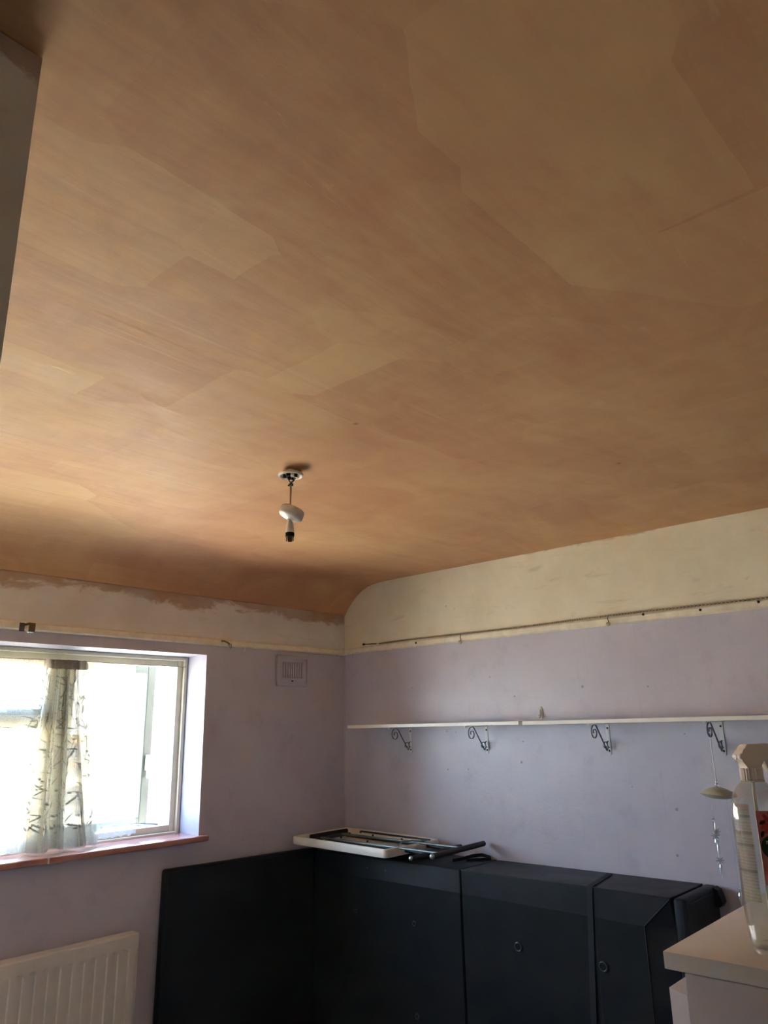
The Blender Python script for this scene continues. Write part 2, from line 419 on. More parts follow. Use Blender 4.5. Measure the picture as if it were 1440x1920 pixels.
    def build(s, name, mats, parent=None, smooth=False, loc=None, fix=True, ang=35):
        me = D.meshes.new(name); me.from_pydata(s.v, [], s.f)
        for m in (mats if isinstance(mats, (list, tuple)) else [mats]): me.materials.append(m)
        me.polygons.foreach_set('material_index', s.mi)
        if fix:
            b = bmesh.new(); b.from_mesh(me); bmesh.ops.recalc_face_normals(b, faces=b.faces[:]); b.to_mesh(me); b.free()
        if smooth:
            me.shade_smooth() if hasattr(me, 'shade_smooth') else None
            try: me.set_sharp_from_angle(angle=radians(ang))
            except Exception: pass
        me.update()
        o = D.objects.new(name, me); COL.objects.link(o)
        if parent is not None: o.parent = parent
        if loc is not None: o.location = loc
        return o

def tag(o, label=None, cat=None, group=None, kind=None):
    if label: o['label'] = label
    if cat: o['category'] = cat
    if group: o['group'] = group
    if kind: o['kind'] = kind
    return o
def thing(name, loc, label, cat, group=None, rot=(0, 0, 0)):
    o = D.objects.new(name, None); o.empty_display_size = .05; COL.objects.link(o); o.location = loc; o.rotation_euler = rot
    return tag(o, label, cat, group)
def struct(o): o['kind'] = 'structure'; return o
def copy_tree(o, parent=None):
    c = o.copy(); COL.objects.link(c)
    if parent is not None: c.parent = parent
    for ch in list(o.children): copy_tree(ch, c)
    return c

# ------------------------------------------------------------------ room shell
XR, YW, ZC = 3.47, 3.466, 2.449
XL, YB, XA, YBK = .298, .88, -1.25, -1.6         # block corner, alcove left wall, back wall
WX0, WX1, WZ0, WZ1 = .42, 2.41, 1.045, 1.955     # window opening
YF = 3.652                                       # room-side face of the window frame
COVE = [(3.06, 2.449), (3.10, 2.4485), (3.178, 2.444), (3.249, 2.433), (3.307, 2.411), (3.355, 2.381), (3.395, 2.347), (3.434, 2.306), (3.456, 2.272)]

def room():
    struct(MB().box(XA-.1, XR+.15, YBK-.1, YW+.25, -.12, 0).build('floor', M_CARPET))
    # ceiling with its coved run-down to the window wall
    m = MB(); prof = [(YBK-.1, 2.449), (YB, 2.449)] + COVE
    top = [(y, z) for y, z in prof]
    n = len(prof); vs = [(XA-.1, y, z) for y, z in prof] + [(XR+.002, y, z) for y, z in prof]
    m.add(vs, [(i, i+1, n+i+1, n+i) for i in range(n-1)])
    m.add([(XA-.1, 3.456, 2.272), (XR+.002, 3.456, 2.272), (XR+.002, YW+.01, 2.268), (XA-.1, YW+.01, 2.268)], [(0, 1, 2, 3)])
    # slab above so that no daylight comes through
    m.box(XA-.1, XR+.15, YBK-.1, YW+.25, 2.60, 2.70)
    c = struct(m.build('ceiling', M_CEIL, smooth=True, fix=False, ang=40))
    # right wall: lilac below the rail, cream above
    m = MB()
    m.add([(XR, YBK-.1, 0), (XR, YW+.01, 0), (XR, YW+.01, 2.035), (XR, YBK-.1, 2.035)], [(0, 1, 2, 3)])
    m.cur = 1
    m.add([(XR, YBK-.1, 2.035), (XR, YW+.01, 2.035), (XR, YW+.01, 2.62), (XR, YBK-.1, 2.62)], [(0, 1, 2, 3)])
    m.cur = 0
    m.box(XR+.004, XR+.15, YBK-.1, YW+.25, -.1, 2.65)
    struct(m.build('wall_right', [M_LILAC_R, M_BAND_R], fix=False))
    # window wall with the opening and its darkened reveals
    m = MB(); Y0, Y1 = YW, 3.74
    xs = [XA-.1, WX0, WX1, XR+.15]; zs = [-.1, WZ0-.02, WZ1, 2.03, 2.62]
    for i in range(3):
        for k in range(4):
            if i == 1 and k == 1: continue
            m.cur = 1 if k == 3 else 0
            q = [(xs[i], zs[k]), (xs[i+1], zs[k]), (xs[i+1], zs[k+1]), (xs[i], zs[k+1])]
            m.add([(x, Y0, z) for x, z in q], [(0, 1, 2, 3)]); m.cur = 3
            m.add([(x, Y1, z) for x, z in q], [(3, 2, 1, 0)])
    m.cur = 2
    m.add([(WX0, Y0, zs[1]), (WX0, Y1, zs[1]), (WX0, Y1, WZ1), (WX0, Y0, WZ1)], [(0, 1, 2, 3)])
    m.add([(WX1, Y0, zs[1]), (WX1, Y1, zs[1]), (WX1, Y1, WZ1), (WX1, Y0, WZ1)], [(0, 1, 2, 3)])
    m.add([(WX0, Y0, WZ1), (WX1, Y0, WZ1), (WX1, Y1, WZ1), (WX0, Y1, WZ1)], [(0, 1, 2, 3)])
    m.add([(WX0, Y0, zs[1]), (WX1, Y0, zs[1]), (WX1, Y1, zs[1]), (WX0, Y1, zs[1])], [(0, 1, 2, 3)])
    struct(m.build('wall_window', [M_LILAC_W, M_BAND_W, M_REVEAL, simple('dark_brick', (82, 54, 44), .85)], fix=False))
    # chimney-breast block at the near left; its end face is what the photograph shows
    m = MB(); m.box(XA-.1, XL, YB, YW-.002, 0, 2.447)
    struct(m.build('wall_left', M_BLOCK))
    struct(MB().box(XA-.1, XA, YBK-.1, YB, 0, 2.447).build('wall_alcove', M_BACKW))
    m = MB(); bx0, bx1, bz0, bz1 = -1.05, .55, .85, 2.10
    m.box(XA, bx0, YBK-.1, YBK, 0, 2.447); m.box(bx1, XR, YBK-.1, YBK, 0, 2.447)
    m.box(bx0, bx1, YBK-.1, YBK, 0, bz0); m.box(bx0, bx1, YBK-.1, YBK, bz1, 2.447)
    struct(m.build('wall_back', M_BACKW))
    # unseen window added behind the camera; its translucent blind gives fill light
    w = struct(D.objects.new('fill_window', None)); COL.objects.link(w)
    m = MB()
    for q in ((bx0, bx0+.05, bz0, bz1), (bx1-.05, bx1, bz0, bz1), (bx0, bx1, bz0, bz0+.05), (bx0, bx1, bz1-.05, bz1)):
        m.box(q[0], q[1], YBK-.08, YBK-.03, q[2], q[3], .004)
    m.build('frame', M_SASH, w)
    MB().box(bx0+.04, bx1-.04, YBK-.060, YBK-.055, bz0+.04, bz1-.04).build('pane', M_PANE, w)
    MB().box(bx0+.005, bx1-.005, YBK-.022, YBK-.020, bz0+.005, bz1-.005).build('fill_blind', M_FILL_BLIND, w)
    # picture rails
    pr = [(0, 0), (-.012, 0), (-.020, .006), (-.020, .030), (-.014, .038), (0, .040)]
    struct(MB().prism([(YW+y, 2.008+z) for y, z in pr], 'x', XL, XR).build('trim_1', M_RAIL))
    m = MB(); m.prism([(XR+y, 2.014+z) for y, z in pr], 'y', YBK, YW); struct(m.build('trim_2', M_RAIL))
    # run of caulk down the corner
    struct(MB().prism([(XR, YW), (XR-.006, YW), (XR-.004, YW-.004), (XR, YW-.006)], 'z', .9, 2.008).build('trim_3', M_LILAC_W))
    struct(MB().box(XL, XR, YW-.016, YW, 0, .11, .004).build('baseboard_window', M_WHITE))
    struct(MB().box(XR-.016, XR, .9, YW-.016, 0, .11, .004).build('baseboard_right', M_WHITE))
room()

# ------------------------------------------------------------------ window
def window():
    w = struct(D.objects.new('window_1', None)); COL.objects.link(w); w.location = (1.415, YF, 1.5)
    def P(mb, name, mat, par=w, **k):
        for i, v in enumerate(mb.v): mb.v[i] = (v[0]-1.415, v[1]-YF, v[2]-1.5)
        return mb.build(name, mat, par, **k)
    # outer frame: stepped, so that the rebate shows
    m = MB()
    f1, f2 = YF, YF+.075
    def frame(mb, x0, x1, z0, z1, t, y0, y1, bev=.004):
        mb.box(x0, x0+t, y0, y1, z0, z1, bev); mb.box(x1-t, x1, y0, y1, z0, z1, bev)
        mb.box(x0+t, x1-t, y0, y1, z1-t, z1, bev); mb.box(x0+t, x1-t, y0, y1, z0, z0+t, bev)
    frame(m, WX0, WX1, WZ0-.01, WZ1, .022, YF-.012, YF+.02)
    frame(m, WX0+.01, WX1-.01, WZ0, WZ1-.008, .045, YF+.006, YF+.075)
    P(m, 'frame', M_FRAME)
    P(MB().box(1.665, 1.735, YF+.004, YF+.075, WZ0+.04, WZ1-.05, .005), 'mullion', M_FRAME)
    P(MB().box(1.10, 1.165, YF+.004, YF+.075, WZ0+.04, WZ1-.05, .005), 'mullion', M_FRAME)
    # left lights: fanlight sash above a transom, fixed pane below
    for x0, x1 in ((WX0+.055, 1.10), (1.165, 1.665)):
        P(MB().box(x0, x1, YF+.002, YF+.075, 1.585, 1.645, .005), 'transom', M_FRAME)
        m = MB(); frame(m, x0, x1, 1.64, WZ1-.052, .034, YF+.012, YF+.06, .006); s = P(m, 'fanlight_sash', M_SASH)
        P(MB().box(x0+.03, x1-.03, YF+.034, YF+.040, 1.67, WZ1-.08), 'pane', M_PANE)
        P(MB().box(x0, x1, YF+.034, YF+.040, WZ0+.04, 1.59), 'pane', M_PANE)
        P(MB().box((x0+x1)/2-.05, (x0+x1)/2+.05, YF-.004, YF+.013, 1.655, 1.668, .003), 'handle', M_FRAME)
    # side-hung casement, pushed open outwards
    hx, th = 1.742, radians(12.5)
    cw = .595
    c = D.objects.new('casement', None); COL.objects.link(c); c.parent = w
    c.location = (hx-1.415, .035, 0); c.rotation_euler = (0, 0, th)
    z0, z1 = WZ0+.032, WZ1-.036
    def Q(mb, name, mat, **k):
        for i, v in enumerate(mb.v): mb.v[i] = (v[0], v[1], v[2]-1.5)
        return mb.build(name, mat, c, **k)
    m = MB(); t = .062
    m.box(0, t, 0, .055, z0, z1, .006); m.box(cw-t, cw, 0, .055, z0, z1, .006)
    m.box(t, cw-t, 0, .055, z1-t*.8, z1, .006); m.box(t, cw-t, 0, .055, z0, z0+t*.8, .006)
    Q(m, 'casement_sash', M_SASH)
    Q(MB().box(t-.005, cw-t+.005, .024, .030, z0+.04, z1-.04), 'pane', M_PANE)
    m = MB(); m.box(cw-.045, cw-.02, -.014, 0, 1.36, 1.44, .004); m.box(cw-.042, cw-.024, -.03, -.012, 1.32, 1.42, .005)
    Q(m, 'handle', M_FRAME)
    # stay arm from sash to frame
    m = MB(); m.tube([(2.30, YF+.02, WZ0+.052), (2.22, YF+.10, WZ0+.058), (2.02, YF+.085, WZ0+.06)], .005, 8); P(m, 'stay', M_STEEL)
window()

# window board
def sill():
    m = MB(); m.box(XL+.02, 2.447, YW-.042, YF-.008, 1.018, 1.046, .007, 3)
    o = m.build('windowsill', M_SILL, smooth=True, ang=50)
    tag(o, 'glossy brown-pink painted windowsill under the net curtains', 'windowsill')
    m = MB()
    for i, x in enumerate((1.62,)): m.box(x-.004, x+.004, YW-.0435, YW-.0415, 1.020, 1.044)
    m.build('paint_chip', M_WHITE, o)
sill()

# ------------------------------------------------------------------ net curtains
def sstep(a, b, x):
    t = max(0, min(1, (x-a)/(b-a))); return t*t*(3-2*t)
def curtain(name, fn, nu, nv, mat, label, leaves, hem, header, seedv):
    rnd = random.Random(seedv)
    m = MB(); vs = [fn(i/nu, j/nv) for j in range(nv+1) for i in range(nu+1)]
    m.add(vs, [(j*(nu+1)+i, j*(nu+1)+i+1, (j+1)*(nu+1)+i+1, (j+1)*(nu+1)+i) for j in range(nv) for i in range(nu)])
    o = m.build(name, mat, smooth=True, fix=False, ang=180); tag(o, label, 'net curtain')
    off = Vector((0, -.0012, 0))
    # embroidered sprays, leaves and blossoms sewn on the net
    m = MB()
    def S(u, v): return Vector(fn(min(1, max(0, u)), min(1, max(0, v))))+off
    def leaf(u, v, a, L, wd, su):
        pts = []; n = 5
        for k in range(n+1):
            t = k/n; pts.append((t*L, wd*sin(pi*t)**.8))
        for k in range(n, -1, -1):
            t = k/n; pts.append((t*L, -wd*.55*sin(pi*t)**.8))
        ring = []
        for p, q in pts:
            bend = .35*p*p/L
            x = p*cos(a)-(q+bend)*sin(a); y = p*sin(a)+(q+bend)*cos(a)
            ring.append(S(u+x*su, v+y))
        n2 = len(ring); h = n
        m.add(ring, [(i, i+1, n2-2-i, n2-1-i) for i in range(h)])
    def stem(pts, wd, su):
        L = []; R = []
        for i, (u, v) in enumerate(pts):
            a, b = pts[max(0, i-1)], pts[min(len(pts)-1, i+1)]
            dx, dy = (b[0]-a[0])/su, b[1]-a[1]; d = math.hypot(dx, dy) or 1
            L.append(S(u-dy/d*wd*su, v+dx/d*wd)); R.append(S(u+dy/d*wd*su, v-dx/d*wd))
        n = len(pts); m.add(L+R, [(i, i+1, n+i+1, n+i) for i in range(n-1)])
    leaves(rnd, leaf, stem)
    q = m.build('embroidery', M_LEAF, o, fix=False); q['kind'] = 'stuff'
    # denser scalloped hem and gathered header
    m = MB(); nh = 4
    for j in range(nh):
        pass
    vs = []
    for j in range(nh+1):
        for i in range(nu+1):
            vtop = hem*(1+.18*abs(sin(i/nu*pi*18)))
            vs.append(Vector(fn(i/nu, vtop*j/nh))+off*.8)
    m.add(vs, [(j*(nu+1)+i, j*(nu+1)+i+1, (j+1)*(nu+1)+i+1, (j+1)*(nu+1)+i) for j in range(nh) for i in range(nu)])
    m.build('hem', M_HEM, o, smooth=True, fix=False, ang=180)
    vs = []
    for j in range(4):
        for i in range(nu*2+1):
            p = Vector(fn(i/(nu*2), 1-header+header*1.12*j/3)); p += Vector((0, -.003-.004*sin(i*1.9), .002*sin(i*2.7) if j == 3 else 0))
            vs.append(p)
    w = nu*2+1
    m = MB(); m.add(vs, [(j*w+i, j*w+i+1, (j+1)*w+i+1, (j+1)*w+i) for j in range(3) for i in range(nu*2)])
    m.build('header', M_HEAD, o, smooth=True, fix=False, ang=180)
    return o

def fn_left(u, v):
    # v = 0 at the hem, 1 at the wire; flat over the left light, gathered towards the mullion
    k = 1-v
    if u < .42:
        t = u/.42; x = .55+(1.60-.075*k-.55)*t
        y = 3.615-.012*k*sin(t*11+.5)-.010*sin(t*47)*(.4+.6*k)
        g = 0
    else:
        t = (u-.42)/.58
        xt0, xt1 = 1.60, 1.80; xb0, xb1 = 1.525, 1.925
        x0 = xt0+(xb0-xt0)*k; x1 = xt1+(xb1-xt1)*k
        ph = t*2*pi*4.6
        x = x0+(x1-x0)*(t+.016*sin(2*ph+.6)*(.5+.5*k))
        y = 3.607-(.011+.016*k)*(1+sin(ph))-.02*k*sstep(.1, .9, t)*sstep(1, .7, t)
        g = 1
    y -= .050*k**3*(.5+.5*sin(u*24))
    z = 1.0545+(.8405)*v+.010*(1-v)*sin(u*31)*.6
    z -= .012*v*(x-1.6)*-.2
    return (x, y, z)
def leaves_left(rnd, leaf, stem):
    for sx in [.03+.075*i for i in range(6)]+[.45+.055*i for i in range(10)]:
        su = 1.05 if sx > .42 else .42
        u = sx+rnd.uniform(-.015, .015); v = .10; pts = []
        sway = rnd.uniform(0, 6)
        while v < .93:
            uu = u+.022*sin(v*7+sway)*su*2; pts.append((uu, v)); v += .02
        stem(pts, .0012, su)
        for (uu, v) in pts[::2]:
            s = rnd.choice((-1, 1)); r = rnd.random()
            if r < .72:
                leaf(uu, v, pi/2+s*rnd.uniform(.35, 1.2), rnd.uniform(.05, .10), rnd.uniform(.004, .0075), su)
            if r > .80:
                for q in range(6):
                    a = rnd.uniform(0, 6.3); leaf(uu+s*.03*su+.02*su*cos(a), v+.02*sin(a), a, .014, .005, su)
left_net = curtain('net_curtain', fn_left, 300, 30, M_NET,
        'white embroidered net curtain gathered in thick folds beside the left window panes', leaves_left, .105, .045, 3)
def spare_layers():
    # the spare width of the net, folded behind itself where it is gathered
    for dy, sh, a, b in ((.008, 1.3, .46, .985), (.014, 2.9, .45, .99), (.020, 4.4, .50, .97), (.026, 5.5, .47, .98)):
        m = MB(); nu, nv = 90, 16; vs = []
        for j in range(nv+1):
            for i in range(nu+1):
                u = a+(b-a)*i/nu; p = fn_left(u, j/nv); k = 1-j/nv
                vs.append((p[0]+.006*sin(u*40+sh), min(p[1]+dy*(.4+.6*k)+.005*k*sin(u*55+sh*2), 3.634), p[2]+.004))
        w = nu+1; m.add(vs, [(j*w+i, j*w+i+1, (j+1)*w+i+1, (j+1)*w+i) for j in range(nv) for i in range(nu)])
        m.build('folded_layer', M_NET3, left_net, smooth=True, fix=False, ang=180)
spare_layers()
def fn_right(u, v):
    k = 1-v; x0 = 1.812+.122*k; x1 = 2.068+.05*k
    x = x0+(x1-x0)*u
    y = 3.612-.008*sin(u*26)-.03*k**2*(.4+.6*u)
    z = 1.068+.824*v+.006*sin(u*28)*(1-v)-.012*u*(v-.5)
    return (x, y, z)
def leaves_right(rnd, leaf, stem):
    for sx in (.15, .4, .65, .88):
        su = 2.6; u = sx; v = .12; pts = []; sway = rnd.uniform(0, 6)
        while v < .93: pts.append((u+.05*sin(v*7+sway), v)); v += .02
        stem(pts, .0009, su)
        for (uu, v) in pts[::3]:
            leaf(uu, v, pi/2+rnd.choice((-1, 1))*rnd.uniform(.35, 1.2), rnd.uniform(.04, .07), .006, su)
curtain('net_curtain', fn_right, 60, 24, M_NET2,
        'thin sheer net curtain strip hanging flat before the open casement, right of the gathered one', leaves_right, .09, .05, 5)
def curtain_wire():
    o = MB().tube([(XL+.02+i*.1, 3.606, 1.898+.0015*sin(i)) for i in range(19)]+[(2.385, 3.62, 1.899)], .0022, 8).build('curtain_wire', M_WIRE)
    tag(o, 'thin sprung wire carrying the net curtains across the window', 'curtain wire')
curtain_wire()

# ------------------------------------------------------------------ pendant lamp
def pendant():
    px, py = 1.66, 1.925
    t = thing('pendant_light', (px, py, ZC), 'bare white pendant lampholder on a flex from the plastered ceiling', 'ceiling light')
    # ceiling plate with terminals, its cover slid down the flex
    m = MB(); m.lathe([(.034, -.016), (.0435, -.016), (.0450, -.019), (.0445, -.025), (.040, -.0265), (.036, -.024), (.034, -.016)], 40, cap=False)
    m.lathe([(.0, -.0145), (.036, -.0145), (.036, -.0185), (.0, -.0185)], 40, cap=False)
    m.lathe([(.012, 0), (.012, -.016)], 16)
    b = m.build('ceiling_rose', M_ROSE, t, True)
    for i in range(4):
        a = i*.62+.5
        for s in (0, 1):
            ang = a+s*pi; q = Vector((cos(ang)*.022, sin(ang)*.022, -.0255))
            MB().box(q.x-.006, q.x+.006, q.y-.004, q.y+.004, q.z-.006, q.z+.009, .0015).build('terminal', M_DARK if (i+s) % 2 else M_ROSE, b)
    m = MB()
    m.tube([(-.032, -.012, -.022), (-.026, -.008, -.034), (-.012, -.003, -.042), (0, 0, -.050)], .0022, 8)
    m.tube([(.030, .010, -.020), (.022, .009, -.034), (.011, .004, -.042), (0, 0, -.050)], .0026, 8)
    m.build('wire', M_BLACKP, t, True)
    m = MB(); m.ico((.011, .004, -.031), .0055, 2, (1.2, 1, 1)); m.build('wire_joint', M_BLACKP, t, True)
    m = MB(); m.tube([(-.010, .002, -.064), (-.006, -.004, -.056), (0, -.005, -.053), (.007, -.002, -.054), (.011, .003, -.057)], .003, 8)
    m.build('flex_tie', M_BLACKP, t, True)
    MB().tube([(0, 0, -.048), (.0006, 0, -.08), (0, 0, -.12), (0, 0, -.20)], .0030, 10).build('flex', M_FLEX, t, True)
    tl = Matrix.Translation((.004, -.002, -.165)) @ Matrix.Rotation(radians(22), 4, Vector((.55, .85, 0)).normalized())
    m = MB(); m.lathe([(.0, .022), (.030, .022), (.0405, .019), (.043, .012), (.044, -.008), (.041, -.0125), (.030, -.017), (.012, -.021), (.0065, -.023), (.0065, -.01)], 40, tl, cap=False)
    m.build('rose_cover', M_ROSE, t, True, ang=50)
    m = MB(); m.lathe([(.005, -.190), (.0085, -.193), (.0115, -.203), (.0135, -.215), (.0150, -.229), (.0150, -.234), (.0, -.234)], 28, cap=False)
    m.build('lampholder', M_HOLDER, t, True)
    m = MB(); m.lathe([(.0135, -.233), (.0158, -.235), (.0158, -.247), (.0150, -.249), (.0130, -.2495), (.0, -.2495)], 28, cap=False)
    m.build('shade_ring', M_BLACKP, t, True)
    m = MB()
    for k in range(4):   # slotted bayonet skirt
        a0 = k*pi/2+.22; a1 = (k+1)*pi/2-.22; n = 6; vs = []
        for z in (-.249, -.264):
            for i in range(n+1):
                a = a0+(a1-a0)*i/n
                vs += [(.0132*cos(a), .0132*sin(a), z), (.0115*cos(a), .0115*sin(a), z)]
        w = 2*(n+1)
        for i in range(n):
            m.add(vs, [(2*i, 2*i+2, w+2*i+2, w+2*i), (2*i+1, w+2*i+1, w+2*i+3, 2*i+3), (w+2*i, w+2*i+2, w+2*i+3, w+2*i+1)])
    m.build('bayonet_skirt', M_DARK, t, False)
pendant()

# ------------------------------------------------------------------ shelves and scroll brackets
def shelves():
    y0 = [(2.056, 3.238, 'left'), (.20, 2.030, 'right')]
    m = MB().box(3.262, XR-.002, 2.056, 3.238, 1.555, 1.573, .0015, 1)
    tag(m.build('shelf_board', M_SHELF), 'shorter narrow white shelf board nearest the room corner', 'shelf', 'wall shelves')
    m = MB().box(3.262, XR-.002, .20, 2.034, 1.5535, 1.5715, .0015, 1)
    tag(m.build('shelf_board', M_SHELF), 'longer narrow white shelf board running out of frame at the right', 'shelf', 'wall shelves')
shelves()

def bracket():
    t = thing('shelf_bracket', (XR, 0, 0), '', 'bracket', 'scroll brackets under the wall shelves')
    m = MB(); m.box(-.0035, -.0003, -.0095, .0095, -.135, 0, .0008, 1)
    m.lathe([(.0095, 0), (.0095, .0032)], 20, Matrix.Translation((-.0003, 0, -.135)) @ Matrix.Rotation(-pi/2, 4, 'Y'))
    m.build('wall_plate', M_BRACK, t, True)
    m = MB(); m.box(-.196, -.003, -.0095, .0095, -.0035, -.0003, .0008, 1); m.build('shelf_arm', M_BRACK, t)
    m = MB(); m.lathe([(.0, -.010), (.005, -.008), (.0055, -.0036)], 12, Matrix.Translation((-.190, 0, 0)), cap=False)
    m.build('arm_screw', M_SHELF, t, True)
    def arc(c, r0, r1, a0, a1, n):
        return [(c[0]+(r0+(r1-r0)*i/n)*cos(radians(a0+(a1-a0)*i/n)), c[1]+(r0+(r1-r0)*i/n)*sin(radians(a0+(a1-a0)*i/n))) for i in range(n+1)]
    s1 = arc((.137, -.040), .036, .009, 128, -380, 44)[::-1]
    s2 = arc((.040, -.102), .026, .006, -118, -520, 36)
    path = [(-a, 0, z) for a, z in s1+s2]
    MB().strip(path, .0065, .0022, (0, 1, 0)).build('scroll', M_SCROLL, t, True, ang=60)
    s3 = arc((.004, -.092), .020, .012, -95, 70, 12)
    MB().strip([(-max(a-.0, .003), 0, z) for a, z in s3], .0065, .0022, (0, 1, 0)).build('small_curl', M_SCROLL, t, True, ang=60)
    for z in (-.022, -.125):
        m = MB(); m.lathe([(.0, -.0065), (.003, -.006), (.0048, -.0036)], 14, Matrix.Translation((-.0003, 0, z)) @ Matrix.Rotation(pi/2, 4, 'Y'), cap=False)
        m.build('screw', M_BRDK, t, True)
    return t
B0 = bracket()
BL = ['scroll shelf bracket nearest the room corner, under the shorter shelf', 'scroll shelf bracket under the near end of the shorter shelf',
      'scroll shelf bracket alone in the middle under the longer shelf', 'scroll shelf bracket with the glass mobile hanging from its curl']
for i, (y, z) in enumerate(((2.923, 1.555), (2.39, 1.555), (1.692, 1.5535), (1.167, 1.5535))):
    b = B0 if i == 0 else copy_tree(B0)
    b.location = (XR, y, z); b['label'] = BL[i]

# ------------------------------------------------------------------ mobile hanging from the last bracket
def mobile():
    hx, hy, hz = 3.322, 1.167, 1.496
    t = thing('glass_mobile', (hx, hy, 1.265), 'pale lens-shaped wooden mobile with clear glass icicles on nylon threads', 'mobile')
    def P(mb, n, mat, sm=True, **k):
        for i, v in enumerate(mb.v): mb.v[i] = (v[0]-hx, v[1]-hy, v[2]-1.265)
        return mb.build(n, mat, t, sm, **k)
    m = MB(); m.tube([(hx-.004, hy, hz-.002), (hx, hy, hz+.008), (hx+.004, hy, hz), (hx+.001, hy, hz-.02)], .0013, 8)
    m.tube([(hx+.001, hy, hz-.018), (hx+.003, hy, 1.41), (hx+.004, hy, 1.318)], .0016, 8); P(m, 'hanging_wire', M_STEEL)
    m = MB(); m.torus((hx+.004, hy, 1.312), .0075, .0016, 'y', 20, 8); m.torus((hx+.006, hy, 1.300), .0065, .0015, 'x', 20, 8); P(m, 'ring', M_CAPS)
    c = Matrix.Translation((hx+.010, hy, 1.268)) @ Matrix.Rotation(radians(4.5), 4, Vector((.55, -.83, 0)).cross(Vector((0, 0, 1))) * -1)
    m = MB(); m.lathe([(.0, .024), (.015, .0232), (.035, .0185), (.055, .010), (.070, .001), (.0735, -.003), (.068, -.008), (.050, -.016), (.030, -.0205), (.0, -.022)], 48, c, cap=False)
    P(m, 'lens_disc', M_WOOD, ang=60)
    # threads with drops; u runs to the right as seen from the room
    du = Vector((.665, -.746, 0))
    def strand(u, dv, parts, zbot):
        b = Vector((hx+.010, hy, 0))+du*u+Vector((.746, .665, 0))*dv
        P(MB().tube([(b.x, b.y, 1.25), (b.x, b.y, zbot)], .00045, 5), 'thread', M_CRYST)
        for kind, z, L in parts:
            if kind == 'bead':
                P(MB().ico((b.x, b.y, z), .0065, 2), 'glass_bead', M_CRYST)
            elif kind == 'ice':
                mt = Matrix.Translation((b.x, b.y, z))
                P(MB().lathe([(.0, 0), (.0035, -.004), (.0062, -.014), (.0055, -L*.45), (.0028, -L*.8), (.0, -L)], 8, mt, cap=False), 'glass_icicle', M_CRYST, sm=False)
            else:
                mm = MB()
                for k in range(8):
                    a = k*pi/4; d = Vector((du.x*cos(a), du.y*cos(a), sin(a)))
                    mm.tube([Vector((b.x, b.y, z)), Vector((b.x, b.y, z))+d*.012, Vector((b.x, b.y, z))+d*.019], [.0028, .0022, .0004], 6)
                P(mm, 'glass_star', M_CRYST, sm=False)
    strand(-.036, 0, [('bead', 1.172, 0), ('ice', 1.178, .055), ('star', 1.108, 0), ('ice', 1.098, .058)], 1.05)
    strand(-.022, .02, [('star', 1.120, 0), ('bead', 1.084, 0), ('ice', 1.078, .062), ('star', 1.012, 0), ('ice', 1.002, .058)], .95)
    strand(.030, .0, [('bead', .905, 0), ('ice', .90, .06)], .86)
mobile()

